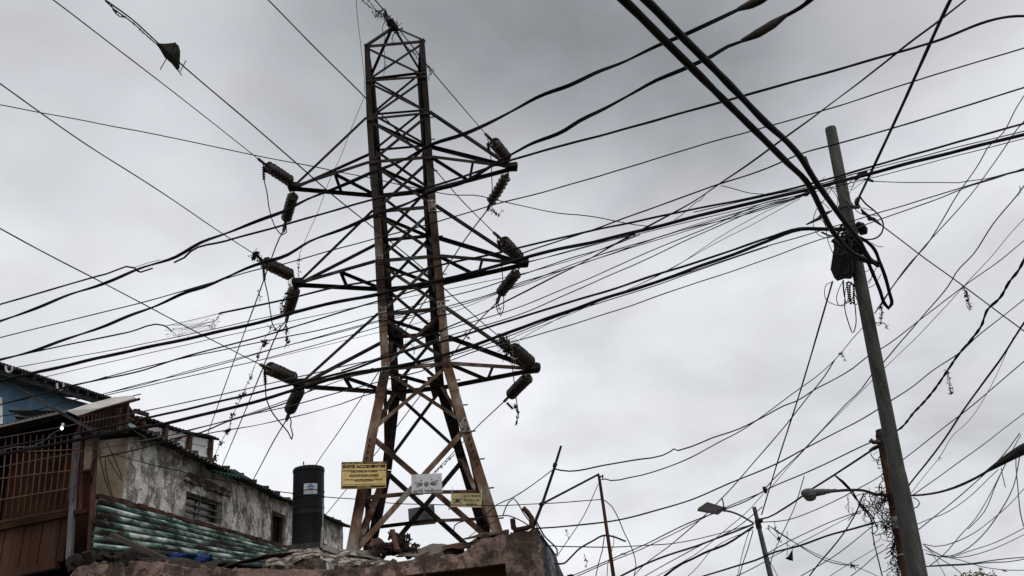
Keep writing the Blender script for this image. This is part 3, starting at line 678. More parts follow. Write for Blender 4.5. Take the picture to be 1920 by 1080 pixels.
mb = MB(); mb.beam(WB.pt(-2, 745, .02), WB.pt(0, 820, .02), .12, .04, WB.n); mb.build('window_trim', WHP, h3)
mb = MB(); f0, f1 = WB.hit(68, 773, .02), WB.hit(95, 780, .02); mb.beam(WB.P(*f0, .02), WB.P(*f1, .02), .04, .03); mb.build('ledge', TIND, h3)
# wire guides on the blue house eaves
for k, (x, y) in enumerate([(17, 692), (113, 725)]):
    mb = MB(); P_ = []
    for t in range(11):
        a = math.pi*t/10; P_.append(V(x+12*0+ -6.0*math.cos(a), y-2+8*math.sin(a)-(4 if t in (0, 10) else 0), 11.6))
    P_ = [V(x-6, y, 11.6)]+P_[1:-1]+[V(x+6, y, 11.6)]
    mb.tube([V(x-6, y-6, 11.6)]+[V(x-6*math.cos(math.pi*t/8), y+6*math.sin(math.pi*t/8), 11.6) for t in range(9)]+[V(x+6, y-6, 11.6)], .016, 6)
    tag(mb.build('lamp_tube', mat('milky_tube', [(.5, .5, .5), (.7, .7, .7)], 5, .4), None, True), ['white curved U shaped fitting near the left edge under the blue eaves', 'white curved U shaped fitting hanging midway along the blue house eaves'][k], 'fitting', 'U shaped fittings on the wires by the eaves')

# --- caged balcony projecting over the street
CB = Wall(Cw.P(0, 0, .95), -87.4)
h4 = thing('caged_balcony_house', 'dark red timber balcony enclosed by a bulging rusty bar cage at the lower left', 'balcony', CB.pt(100, 1060, 0))
def cb(x, y, o=0): return CB.pt(x, y, o)
# backing volume (dark room)
mb = MB()
sA, sZ = CB.hit(156, 900, -.9)[0], CB.hit(-60, 900)[0]; zlo = CB.hit(70, 1070)[1]; zhi = CB.hit(60, 790)[1]
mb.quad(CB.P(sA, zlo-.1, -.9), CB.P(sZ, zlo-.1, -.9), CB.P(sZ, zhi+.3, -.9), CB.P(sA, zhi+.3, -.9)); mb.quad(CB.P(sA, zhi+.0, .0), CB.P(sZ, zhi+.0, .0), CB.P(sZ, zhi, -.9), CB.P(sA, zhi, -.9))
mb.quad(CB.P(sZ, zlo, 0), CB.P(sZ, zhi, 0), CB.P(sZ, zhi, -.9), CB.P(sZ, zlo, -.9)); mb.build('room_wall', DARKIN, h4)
mb = MB(); a, b = CB.hit(10, 880, -.45), CB.hit(128, 860, -.45); mb.quad(cb(20, 850, -.45), cb(135, 850, -.45), cb(128, 960, -.45), cb(0, 985, -.45)); mb.build('inner_board', WOODB, h4)
# plank apron
xs = [-20, 2, 10, 27, 45, 60, 78, 95, 112, 126]; 
for k, (x0, x1) in enumerate(zip(xs, xs[1:])):
    yt = lambda x: 987-(x)*.235; yb = lambda x: 1078-(x)*.22
    s0_, s1_ = CB.hit(x0, 1000)[0], CB.hit(x1, 1000)[0]; zt_, zb2 = CB.hit(x0, yt(x0))[1], CB.hit(x0, yb(x0))[1]; zt2, zb3 = CB.hit(x1, yt(x1))[1], CB.hit(x1, yb(x1))[1]
    z1_, z0_ = (zt_+zt2)/2, (zb2+zb3)/2; o = .008*(k % 2); gp = .006
    mb = MB(); mb.hexa([CB.P(s0_-gp, z0_, -.025), CB.P(s1_+gp, z0_, -.025), CB.P(s1_+gp, z0_, o), CB.P(s0_-gp, z0_, o), CB.P(s0_-gp, z1_, -.025), CB.P(s1_+gp, z1_, -.025), CB.P(s1_+gp, z1_, o), CB.P(s0_-gp, z1_, o)]); mb.build('plank', WOODR, h4)
mb = MB(); mb.beam(cb(-30, 996, .03), cb(166, 957, .03), .07, .06); mb.beam(cb(-30, 1088, .02), cb(108, 1058, .02), .12, .1); mb.beam(cb(-30, 984, .12), cb(128, 955, .12), .03, .03)
mb.build('floor_beam', WOODR, h4)
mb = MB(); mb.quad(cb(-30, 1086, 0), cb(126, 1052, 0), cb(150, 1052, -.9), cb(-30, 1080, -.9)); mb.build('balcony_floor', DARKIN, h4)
# cage
zc0 = 0; cage = MB()
for k in range(-2, 13):
    xt = 6+k*11.6; pb = (xt-10+.0*k, 984-(xt-10)*.235)
    P_ = []
    for t in range(9):
        f = t/8; y = pb[1]+(815-pb[1])*f-0; x = pb[0]+12*math.sin(f*1.5)+3*f; o = .02+.20*math.sin(min(1, f*1.1)*math.pi*.75)**.8
        P_.append(cb(x, y, o))
    cage.tube(P_, .008, 5)
hz_ = [(.28, 0), (.52, 0), (.8, 0)]
for f, _ in hz_:
    P_ = []
    for q in range(15):
        xt = -18+q*11.6; pb = (xt-10, 984-(xt-10)*.235); y = pb[1]+(815-pb[1])*f; x = pb[0]+12*math.sin(f*1.5)+3*f; o = .03+.20*math.sin(min(1, f*1.1)*math.pi*.75)**.8
        P_.append(cb(x, y, o))
    cage.tube(P_, .009, 5)
cage.build('bar_cage', BARS, h4)
mb = MB(); mb.beam(cb(144, 812, .04), cb(130, 1048, .04), .065, .06, CB.n); mb.build('corner_post', POSTG, h4)
# upper cage to the right, and its frame
ub = MB()
for k in range(12):
    x0 = 150+k*7.2; ub.tube([cb(x0+2, 783-(k*2.2), -.02), cb(x0-2, 812, -.02)], .009, 5)
ub.tube([cb(146, 812, -.02), cb(238, 808, -.02)], .014, 5); ub.tube([cb(146, 785, -.02), cb(238, 757, -.02)], .014, 5)
ub.build('upper_bars', BARS, h4)
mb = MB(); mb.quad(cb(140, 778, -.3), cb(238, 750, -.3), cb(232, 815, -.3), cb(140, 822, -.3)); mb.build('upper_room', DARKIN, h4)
mb = MB(); mb.quad(cb(222, 758, -.05), cb(236, 754, -.05), cb(233, 808, -.05), cb(220, 810, -.05)); mb.build('plaster_reveal', BEIGE, h4, solid=.05)
mb = MB(); mb.beam(cb(238, 755, 0), cb(235, 812, 0), .05, .05, CB.n); mb.beam(cb(148, 780, -.1), cb(148, 860, -.1), .03, .03, CB.n); mb.build('frame_post', POSTR, h4)
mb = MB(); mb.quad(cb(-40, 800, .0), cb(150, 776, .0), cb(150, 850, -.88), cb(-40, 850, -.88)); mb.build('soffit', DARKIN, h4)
# roof over the balcony
corrugated(CB.P(*CB.hit(-60, 812, .35), .35), CB.P(*CB.hit(132, 769, .35), .35), CB.P(CB.hit(132, 769)[0], CB.hit(132, 769)[1]+.2, -1.2), CB.P(CB.hit(-60, 812)[0], CB.hit(-60, 812)[1]+.2, -1.2), 24, .022, 'ad', 6, .02, 11, .01).build('roof', TIN, h4, solid=.008)
mb = MB(); mb.add([cb(-60, 812, .37), cb(132, 768, .37), cb(132, 771, .36), cb(-60, 815, .36)], [(0, 1, 2, 3)]); mb.build('lit_roof_edge', TINL, h4, solid=.012)  # pale strip: light catching the roof edge, put into its colour
mb = MB(); q0, q1, q2, q3, q4 = cb(126, 771, .4), cb(146, 780, .45), cb(255, 747, .42), cb(250, 742, .1), cb(215, 745, .0)
mb.add([q0, q1, cb(190, 765, .5), q2, q3, q4, cb(165, 758, .15)], [(0, 1, 2, 6), (6, 2, 5), (2, 3, 4, 5)]); mb.build('bent_roof_sheet', TINL, h4, solid=.01)
mb = MB(); mb.tube([cb(146, 781, .44), cb(200, 766, .44), cb(262, 748, .44)], .018, 6); mb.tube([cb(250, 742, .3), cb(264, 739, .3)], .008, 5); mb.build('roof_batten', RUSTSH, h4)
# column, pipes
mb = MB(); mb.tube([cb(181, 800, .02), cb(167, 1058, .02)], .036, 10); mb.build('downpipe', POSTR, h4)
mb = MB(); mb.tube([cb(147, 805, 0), cb(153, 875, -.02), cb(151, 882, -.02), cb(150, 958, -.02)], .03, 8); mb.tube([cb(150, 884, 0), cb(176, 880, 0)], .018, 6); mb.build('conduit', POSTR, h4)
mb = MB(); mb.quad(cb(150, 820, -.55), cb(172, 810, -.55), cb(170, 1056, -.55), cb(132, 1056, -.55)); mb.build('dark_reveal', WOODB, h4, solid=.02)
mb = MB(); mb.quad(cb(162, 807, -.4), cb(177, 806, -.4), cb(175, 882, -.4), cb(157, 880, -.4)); mb.build('plaster_strip', BEIGE, h4, solid=.02)
mb = MB(); mb.beam(cb(27, 725, .5), cb(182, 812, .5), .035, .035); mb.beam(cb(170, 800, .4), cb(202, 812, .3), .02, .02); mb.build('brace_rod', TIND, h4)
# --- lit bulb
BULB = bpy.data.materials.new('lit_bulb_glass'); BULB.use_nodes = True; bb = BULB.node_tree.nodes['Principled BSDF']
bb.inputs['Emission Color'].default_value = (1, .95, .75, 1); bb.inputs['Emission Strength'].default_value = 2.5; bb.inputs['Base Color'].default_value = (.6, .6, .55, 1)
lb = thing('light_bulb', 'small bright bare bulb clipped to a wire in front of the cage', 'light bulb', V(117, 801, 9.2))
mb = MB(); mb.lathe(V(116, 803, 9.2), Vector((.1, 0, -1)), [(-.03, .008), (-.015, .014), (0, .019), (.013, .016), (.022, .005)], 12); mb.build('glass', BULB, lb, True)
mb = MB(); mb.lathe(V(116, 803, 9.2), Vector((.1, 0, 1)), [(.02, .016), (.06, .016), (.065, .008)], 8); mb.build('socket', WHITE, lb)

# --- green corrugated lean-to
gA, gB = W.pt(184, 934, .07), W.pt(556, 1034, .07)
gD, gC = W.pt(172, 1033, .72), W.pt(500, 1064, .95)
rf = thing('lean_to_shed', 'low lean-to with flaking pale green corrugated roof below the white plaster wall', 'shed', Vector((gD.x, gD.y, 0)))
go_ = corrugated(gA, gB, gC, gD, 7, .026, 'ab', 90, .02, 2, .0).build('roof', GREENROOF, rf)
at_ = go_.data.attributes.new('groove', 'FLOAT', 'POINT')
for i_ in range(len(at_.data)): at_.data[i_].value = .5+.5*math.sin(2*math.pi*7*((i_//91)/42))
mb = MB()
for k in range(70):
    t = k/70+rr.random()*.01; p = gA.lerp(gB, t); mb.box(p+Vector((0, 0, .015+.02*rr.random())), (gB-gA).normalized()*(.06+.07*rr.random()), W.n*(.03+.03*rr.random()), Vector((0, 0, .02+.02*rr.random())))
mb.build('ridge_capping', RUSTSH, rf)
mb = MB()
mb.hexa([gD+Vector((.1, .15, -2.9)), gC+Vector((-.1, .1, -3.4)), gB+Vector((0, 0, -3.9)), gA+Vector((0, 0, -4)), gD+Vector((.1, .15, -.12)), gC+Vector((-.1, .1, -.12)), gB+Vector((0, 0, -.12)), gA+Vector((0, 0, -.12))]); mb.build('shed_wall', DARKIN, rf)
mb = MB(); mb.beam(V(210, 1003, 8.95), V(312, 1050, 8.6), .085, .05); mb.build('loose_plank', WOODG, rf)
# scattered rust chips on the sheet
mb = MB(); gn = (gB-gA).cross(gD-gA).normalized(); gn = gn if gn.z > 0 else -gn
for k in range(36):
    mb = MB()
    u_, v_ = rr.random(), rr.random(); p = gA.lerp(gB, u_).lerp(gD.lerp(gC, u_), v_)+gn*.05; r_ = rr.uniform(.02, .07)
    d = Vector((rr.uniform(-1, 1), rr.uniform(-1, 1), 0)).normalized(); d = (d-gn*d.dot(gn)).normalized(); e = gn.cross(d); mb.add([p-d*r_, p-e*r_*.4, p+d*r_*.9, p+e*r_*.5+gn*.02], [(0, 1, 2, 3)]); mb.build('rust_chip', RUSTSH, rf)
tp = MB(); vs = []
for i in range(13):
    for j in range(4):
        x = 312+i*7.2; y = 1036+j*6+1.0*math.sin(i*1.3)+i*.35; vs.append(V(x, y, 8.95+.06*math.sin(i*.9+j)))
tp.add(vs, [(i*4+j, i*4+j+1, (i+1)*4+j+1, (i+1)*4+j) for i in range(12) for j in range(3)])
tag(tp.build('tarpaulin', TARP, None, True, .004), 'folded blue plastic tarpaulin tucked under the edge of the green corrugated roof', 'tarpaulin')

# --- water tank on its stand
tk_d = 13.0; tc_ = V(577.5, 1022, tk_d); R_ = 58.5/2*tk_d/FPX
ttop = V(577.5, 880, tk_d); ht = (tc_-ttop).length
tk = thing('water_tank', 'tall black plastic water tank with white sticker standing beside the pylon', 'water tank', tc_)
up = Vector((0, 0, 1)); Ht = 0
lo, hi = 0.0, 5.0   # height whose top rim lands at the right row
for _ in range(40):
    mid = (lo+hi)/2; q = tc_+up*mid-CAM; y = 540-FPX*q.dot(cU)/q.dot(cF)
    if y > 880: lo = mid
    else: hi = mid
Ht = lo
pr = [(0, R_), (Ht*.38, R_), (Ht*.385, R_*1.012), (Ht*.39, R_)]
for f in (.46, .60, .67): pr += [(Ht*f, R_), (Ht*f+.008, R_*1.035), (Ht*f+.02, R_*1.035), (Ht*f+.028, R_)]
for f in (.945, ): pr += [(Ht*f, R_), (Ht*f+.006, R_*1.025), (Ht*f+.018, R_*1.025), (Ht*f+.02, R_*1.0)]
mb = MB(); mb.lathe(tc_, up, pr+[(Ht-.05, R_)], 48); mb.build('body', PLAST, tk, True)
mb = MB(); mb.lathe(tc_+up*(Ht-.05), up, [(0, R_*1.03), (.012, R_*1.035), (.05, R_*1.02), (.07, R_*.96), (.085, R_*.8), (.095, R_*.4), (.1, .01)], 48); mb.build('lid', PLAST, tk, True)
mb = MB(); mb.tube([tc_+up*(Ht+.02)+Vector((-R_*.25, -.05, 0)), tc_+up*(Ht+.14)+Vector((-R_*.32, -.05, 0))], .013, 6); mb.build('breather_pipe', PLAST, tk)
fwd = (CAM-tc_); fwd.z = 0; fwd.normalize(); rt = Vector((-fwd.y, fwd.x, 0))
if rt.dot(cR) < 0: rt = -rt
def tank_pt(a, h, o=.004): return tc_+(fwd*math.cos(a)+rt*math.sin(a))*(R_+o)+up*h
def tank_patch(a0, a1, h0, h1, o, m, name, par, n=8):
    mb = MB(); vs = []
    for i in range(n+1):
        a = a0+(a1-a0)*i/n; vs += [tank_pt(a, h0, o), tank_pt(a, h1, o)]
    mb.add(vs, [(2*i, 2*i+2, 2*i+3, 2*i+1) for i in range(n)]); return mb.build(name, m, par)
stk = tank_patch(-.30, .56, Ht*.625, Ht*.765, .006, WHITE, 'sticker', tk)
mb = MB(); n = 20
vs = [tank_pt(.14, Ht*.72, .009)]+[tank_pt(.14+.2*math.cos(2*math.pi*k/n), Ht*.718+.046*math.sin(2*math.pi*k/n)*1.1, .009) for k in range(n)]
mb.add(vs, [(0, k+1, (k+1) % n+1) for k in range(n)]); mb.build('blue_globe_print', BLUE, stk)
tank_patch(-.02, .30, Ht*.70, Ht*.709, .011, WHITE, 'printed_swoosh', stk); tank_patch(.02, .36, Ht*.728, Ht*.734, .011, WHITE, 'printed_swoosh', stk)
for k in range(7): tank_patch(-.25+.11*k, -.19+.11*k, Ht*.635, Ht*.675, .009, SILV, 'printed_text', stk)
mb = MB(); mb.tube([V(603, 1026, tk_d-.25), V(605, 990, tk_d-.25)], .022, 8); mb.tube([V(605, 990, tk_d-.25), V(606, 935, tk_d-.2)], .008, 6); mb.build('outlet_pipe', WHITE, tk)
tkst = thing('tank_stand', 'rough block pier carrying the black water tank', 'pier', Vector((tc_.x, tc_.y, 0)))
mb = MB(); mb.box((tc_.x, tc_.y, tc_.z/2-.05), Vector((.25, 0, 0)), Vector((0, .25, 0)), Vector((0, 0, tc_.z/2-.05))); mb.build('pier', ADOBE2, tkst)
mb = MB(); mb.box((tc_.x, tc_.y, tc_.z-.05), Vector((.27, 0, 0)), Vector((0, .27, 0)), Vector((0, 0, .05))); mb.build('slab', CONC, tkst)

# --- foreground eroded wall and gate corner
FW = Wall(V(1012, 1000, 7.2), -88)
h5 = thing('adobe_wall', 'eroded pinkish rendered street wall with crumbling top and rough doorway at the bottom', 'wall', FW.P(0, 0))
tpx = [(1012, 1000), (985, 996), (950, 1001), (900, 1013), (862, 1040), (820, 1040), (760, 1052), (700, 1062), (640, 1066), (560, 1068), (480, 1066), (400, 1064), (345, 1066), (322, 1062), (300, 1053), (250, 1053), (240, 1064), (222, 1062), (205, 1058), (160, 1058), (140, 1066), (130, 1085)]
ft = sorted(FW.hit(*p) for p in tpx); base_t = interp(ft)
ztf = lambda s: base_t(s)+.02*noise.noise(Vector((s*6, 0, 0)))+.012*noise.noise(Vector((s*17, 3, 0)))
o0, o1 = FW.hit(948, 1060)[0], FW.hit(700, 1080)[0]; oz = FW.hit(900, 1062)[1]
wall_mesh(FW, 0, ft[-1][0]+.02, 0, ztf, [(o0, o1, .02, oz)], .38, .035, .05, 6).build('wall', ADOBE, h5)
mb = MB(); mb.quad(FW.P(o0, .02, -.3), FW.P(o1, .02, -.3), FW.P(o1, oz, -.3), FW.P(o0, oz, -.3)); mb.build('door_leaf', WOODB, h5)
mb = MB(); a_, b_ = FW.pt(797, 1050, .05), FW.pt(795, 1085, .05); mb.tube([a_, b_], .012, 6); mb.build('drain_pipe', POSTR, h5)
# side face to the right of the corner
FS = Wall(FW.P(0, 0), 14)
ze = interp([(0, ztf(0)-.01), (.5, ztf(0)-.14), (.9, ztf(0)-.4), (1.3, ztf(0)-.42)])
FSn = Wall(FW.P(-.004, 0), 14)
wall_mesh(FSn, 0.02, 1.0, 0, ze, (), .2, .02, .08, 12).build('side_wall', SIDEW, h5)
mb = MB(); mb.beam(FSn.P(.95, ze(.95)+.0, .03), FSn.P(1.35, ze(1.3)-.08, .03), .06, .12); mb.build('cornice', DARKIN, h5)
# coping fragments and rubble
mb = MB()
for k in range(70):
    s = rr.random()*ft[-1][0]; c_ = FW.P(s, ztf(s)+.01, -.05-.3*rr.random()); r_ = rr.uniform(.015, .05)
    q = Matrix.Rotation(rr.random()*6, 3, Vector((rr.random(), rr.random(), rr.random())).normalized()); mb.box(c_, q@Vector((r_, 0, 0)), q@Vector((0, r_*.7, 0)), q@Vector((0, 0, r_*.5)))
mb.build('rubble', ADOBE2, h5)['kind'] = 'stuff'
# low shed behind the wall that carries the scrap roof
h6 = thing('scrap_roof_shed', 'low shed roofed with warped peeling metal sheets held down by scrap behind the pink wall', 'shed', FW.P(2.0, 0, -1))
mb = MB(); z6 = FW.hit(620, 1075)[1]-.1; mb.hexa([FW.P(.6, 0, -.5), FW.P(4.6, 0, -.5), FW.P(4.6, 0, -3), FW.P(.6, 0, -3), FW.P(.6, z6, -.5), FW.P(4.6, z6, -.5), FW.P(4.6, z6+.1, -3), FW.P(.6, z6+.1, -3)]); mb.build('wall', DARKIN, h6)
def sheet(pts, m, name='roof_sheet', par=None, amp=.02, n=14, solid=.008, seed=0):
    """bilinear warped sheet: four (x, y, depth) corners"""
    a, b, c, d = [V(*p) for p in pts]; vs = []; nrm = (b-a).cross(d-a).normalized()
    for i in range(n+1):
        for j in range(n//2+1):
            u, v = i/n, j/(n//2); p = a.lerp(b, u).lerp(d.lerp(c, u), v)
            e = 1 if 0 < i < n and 0 < j < n//2 else .6
            vs.append(p+nrm*amp*noise.noise(p*4+Vector((seed, 0, 0)))*2+Vector((0, 0, 1))*amp*.8*e*noise.noise(p*11+Vector((0, seed, 0))))
    k = n//2+1; mb = MB(); mb.add(vs, [(i*k+j, (i+1)*k+j, (i+1)*k+j+1, i*k+j+1) for i in range(n) for j in range(n//2)]); return mb.build(name, m, par, False, solid)
sheet([(404, 1066, 7.6), (500, 1040, 7.9), (590, 1030, 8.8), (500, 1047, 9.2)], WOODG, par=h6, amp=.01, seed=1)
sheet([(497, 1061, 7.55), (604, 1044, 7.7), (598, 1028, 8.6), (502, 1041, 8.6)], PEEL, par=h6, amp=.035, seed=2)
sheet([(600, 1046, 7.6), (733, 1066, 7.4), (730, 1052, 7.7), (603, 1028, 8.2)], PEEL, par=h6, amp=.03, seed=3)
sheet([(604, 1034, 7.9), (712, 1047, 7.7), (716, 1032, 8.4), (606, 1027, 8.9)], SHGREY, par=h6, amp=.02, seed=4)
sheet([(690, 1026, 8.0), (770, 1045, 7.6), (800, 1030, 8.2), (700, 1014, 8.8)], RUSTSH, par=h6, amp=.06, seed=5)
sheet([(742, 1044, 7.6), (872, 1034, 7.4), (868, 1020, 7.9), (762, 1032, 8.1)], SHGREY, par=h6, amp=.035, seed=6)
sheet([(770, 1046, 7.4), (872, 1026, 7.3), (954, 996, 7.4), (850, 1022, 8.0)], RUSTSH, par=h6, amp=.035, seed=7)
sheet([(865, 1012, 7.4), (955, 997, 7.3), (954, 993, 7.6), (870, 1008, 7.8)], WOODR, par=h6, amp=.012, seed=8)
sheet([(240, 1060, 7.9), (400, 1070, 7.7), (420, 1052, 8.4), (230, 1046, 8.6)], RUSTD, par=h6, amp=.03, seed=9)
mb = MB()
for k in range(260):
    x = rr.choice([rr.uniform(692, 790), rr.uniform(738, 766)]); y = 1026-rr.random()**2*(26 if 730 < x < 770 else 8)+rr.random()*10; p = V(x, y, rr.uniform(7.7, 8.3)); r_ = rr.uniform(.006, .024)
    q = Matrix.Rotation(rr.random()*6, 3, Vector((rr.random()+.01, rr.random(), rr.random())).normalized()); mb.box(p, q@Vector((r_*2, 0, 0)), q@Vector((0, r_*.6, 0)), q@Vector((0, 0, r_*.3)))
mb.build('scrap_heap', RUSTD, h6)['kind'] = 'stuff'
mb = MB(); mb.beam(V(735, 994, 7.8), V(745, 1032, 7.6), .05, .03); mb.beam(V(728, 997, 7.9), V(734, 1010, 7.9), .012, .012); mb.build('stump', POSTR, h6)
# low rubble in front of the balcony
mb = MB()
for k in range(60):
    p = V(rr.uniform(135, 250), rr.uniform(1043, 1060), rr.uniform(7.9, 8.6)); r_ = rr.uniform(.02, .09)
    q = Matrix.Rotation(rr.random()*6, 3, Vector((rr.random()+.01, rr.random(), rr.random())).normalized()); mb.box(p, q@Vector((r_, 0, 0)), q@Vector((0, r_*.7, 0)), q@Vector((0, 0, r_*.35)))
mb.build('rubble', RUSTD, h6)['kind'] = 'stuff'
# bent pipe and rods on the wall corner
bp_ = thing('bent_steel_bracket', 'rusty U shaped steel tube bracket lying on top of the pink wall corner', 'bracket', V(970, 995, 7.3))
mb = MB(); mb.tube([V(961, 973, 7.25), V(963, 990, 7.25), V(970, 994, 7.25), V(988, 990, 7.25), V(996, 986, 7.25), V(997, 972, 7.3), V(990, 962, 7.3), V(981, 952, 7.3)], [.026, .028, .028, .026, .026, .028, .026, .024], 10); mb.build('bent_tube', RUSTSH, bp_, True)
rods = [[(850, 1000), (852, 986), (880, 975), (935, 967), (950, 966), (975, 975), (1000, 992)], [(943, 966), (955, 940), (963, 934), (970, 942), (980, 960), (1003, 990)], [(880, 1006), (905, 988), (930, 978)],
        [(1004, 975), (1020, 1004), (1045, 1038), (1044, 1041), (1030, 1026), (1012, 1004)], [(1002, 974), (1008, 992), (1022, 1015), (1024, 1028)]]
for k, r_ in enumerate(rods):
    mb = MB(); mb.tube(path3(r_, 7.3, 7.2, .3, 8, k), [.006, .006, .004, .008, .007][k], 5)
    tag(mb.build('bent_rod', RUSTD if k < 3 else BLACK), ['long thin bent rod rising from the pink wall then running level to its corner', 'hooked wire rod bent like an upside-down V above the wall corner', 'short kinked rod leaning behind the flat part of the pink wall', 'thick black rod loop hanging off the right side of the wall corner', 'dark slanting rod down the flaking side of the wall corner'][k], 'rod', 'bent rods around the wall corner')
# ------------------------------------------------------------------ cables
def OD(lv, s, ab): return OUT[lv, s, ab][1]
wn_ = 0
def wire(label, w, pts, d0, d1, m=None, name='cable', cat='cable', group=None, wob=.6, step=14, n=6, extra=None, twist=None):
    """w = thickness in the photograph's pixels, half way along"""
    global wn_; wn_ += 1
    P_ = path3(pts, d0, d1, wob*(1.2 if group is not HV else 1), step, wn_)
    out_ = lambda q: q[0] < 0 or q[0] > 1920 or q[1] < 0 or q[1] > 1080
    def run_on(P, q, L_):   # the line carries on past the picture's edge
        a = P[-1]; t = (P[-1]-P[-min(6, len(P))]).normalized(); E = []
        for k in range(1, 15):
            p = a+t*(L_*k/14)+Vector((0, 0, .0006))*k*k
            if p.z < .1 or (p-CAM).length < 2.5: break
            E.append(p)
        return P+E
    if out_(pts[-1]): P_ = run_on(P_, pts[-1], 9 if pts[-1][1] < 1080 else 3)
    if out_(pts[0]): P_ = run_on(P_[::-1], pts[0], 9)[::-1]
    dm = 2*d0*d1/(d0+d1); r = max(w*(.86 if 2 < w < 10 else 1)*dm/FPX/2, .0022)
    mb = MB()
    if twist:   # strands laid round each other
        k_, pitch = twist; acc = 0; ph = []
        for a, b in zip(P_, P_[1:]): ph.append(acc); acc += (b-a).length
        ph.append(acc)
        for s in range(k_):
            Q = []
            for i, p in enumerate(P_):
                t = (P_[min(i+1, len(P_)-1)]-P_[max(i-1, 0)]).normalized(); u = t.cross(Vector((0, 0, 1))).normalized(); v = u.cross(t)
                a = ph[i]/pitch*2*math.pi+2*math.pi*s/k_; Q.append(p+(u*math.cos(a)+v*math.sin(a))*r*.42)
            mb.tube(Q, r*.6, n)
    else: mb.tube(P_, [r*(1+.16*noise.noise(Vector((i*.35, wn_*5.1, 0)))) for i in range(len(P_))], n)
    o = mb.build(name, m or BLACK, None, True); tag(o, label, cat, group)
    if extra: extra(o, P_, r)
    return o
HV = 'high voltage conductors strung to the pylon'
wire('straight conductor from the top edge left of the kite down to the top left insulator', 2.3, [(89, -8), (100, 0), (193, 71), (287, 143), (483, 297), (488, 301)], 8, OD('a1', -1, 'a'), group=HV, wob=.1)
wire('straight conductor from the upper left corner area down to the middle left insulator', 2.5, [(-8, 151), (150, 263), (302, 360), (420, 440), (478, 477)], 8, OD('a2', -1, 'a'), group=HV, wob=.1)
wire('straight conductor from the left edge at mid height down to the bottom left insulator', 2.5, [(-8, 424), (80, 472), (177, 522), (377, 627), (491, 685)], 8, OD('a3', -1, 'a'), group=HV, wob=.1)
wire('conductor over the pylon peak that ends at the top right insulator', 2.3, [(688, -18), (722, 22), (760, 70), (805, 127), (858, 190), (912, 253)], 9, OD('a1', 1, 'a'), group=HV, wob=.1)
wire('straight conductor from the top edge through the pylon to the middle right insulator', 2.5, [(497, -6), (503, 0), (593, 92), (682, 180), (733, 233), (810, 312), (863, 373), (928, 438)], 8, OD('a2', 1, 'a'), group=HV, wob=.1)
wire('conductor carrying the torn kite, running on to the bottom right insulator', 2.7, [(192, -4), (252, 40), (290, 75), (317, 100), (345, 125), (480, 240), (552, 303), (623, 365), (720, 443), (800, 510), (833, 541), (900, 601), (944, 638)], 7.5, OD('a3', 1, 'a'), group=HV, wob=.1)
wire('thin far conductor dropping from the top left lower insulator towards the roofs', 2.0, [(532, 432), (524, 446), (510, 482), (495, 524), (483, 557), (452, 640), (423, 720), (390, 812)], OD('a1', -1, 'b'), 26, group=HV, wob=.1)
wire('thin far conductor dropping from the middle left lower insulator behind the plant-hung line', 2.0, [(537, 602), (527, 612), (520, 625), (490, 697), (467, 753), (415, 877)], OD('a2', -1, 'b'), 26, group=HV, wob=.1)
wire('far conductor dropping from the bottom left lower insulator to the green eaves', 2.0, [(538, 786), (520, 815), (480, 890), (470, 908)], OD('a3', -1, 'b'), 20, group=HV, wob=.1)
wire('thin conductor descending left from the top right lower insulator through the pylon to the tank', 1.9, [(915, 392), (870, 452), (827, 518), (784, 583), (736, 658), (709, 699), (636, 808), (592, 872), (575, 900)], OD('a1', 1, 'b'), 26, group=HV, wob=.1)
wire('thin conductor descending left from the middle right lower insulator behind the yellow sign', 1.9, [(933, 566), (890, 610), (847, 667), (807, 717), (723, 827), (650, 917), (610, 966)], OD('a2', 1, 'b'), 26, group=HV, wob=.1)
wire('far conductor descending left from the bottom right lower insulator behind the skull sign', 1.9, [(947, 751), (885, 810), (857, 841), (815, 885), (800, 902)], OD('a3', 1, 'b'), 22, group=HV, wob=.1)
wire('thin dark wire from the left edge sagging across the upper arm and through the pylon', 2.2, [(-8, 195), (133, 222), (267, 247), (400, 275), (560, 307), (640, 323), (720, 340), (790, 355), (860, 366), (887, 366), (940, 377), (1067, 402), (1085, 403), (1110, 406), (1155, 415), (1185, 421), (1215, 424)], 9, 9.6, group=None)
# twisted service bundles with sleeves
def sleeve(pts, d0, d1, w):
    def f(o, P_, r):
        mb = MB(); Q = path3(pts, d0, d1, 0, 6); n = len(Q); rr_ = w*((d0+d1)/2)/FPX/2
        mb.tube(Q, [rr_*(.45+.55*min(1, 3.2*min(i, n-1-i)/n)) for i in range(n)], 10); mb.build('splice_sleeve', mat('tape_sleeve', [(.015, .013, .012), (.055, .048, .042)], 8, .5), o, True)
    return f
wire('upper of two thick twisted black cables crossing before the pylon top arms', 8.5, [(-10, 605), (70, 577), (133, 551), (180, 538), (260, 503), (330, 480), (375, 455), (420, 438), (500, 408), (530, 397), (575, 375), (620, 357), (660, 340), (693, 325), (763, 297), (813, 270), (867, 252), (897, 240), (960, 209), (1005, 185), (1065, 162), (1115, 136), (1175, 114), (1242, 82), (1285, 65), (1330, 44), (1385, 17), (1440, -8)], 9.6, 6.2, wob=1.2, twist=(2, 2.4), extra=sleeve([(1383, 18), (1408, 8), (1450, -12)], 6.25, 6.2, 17))
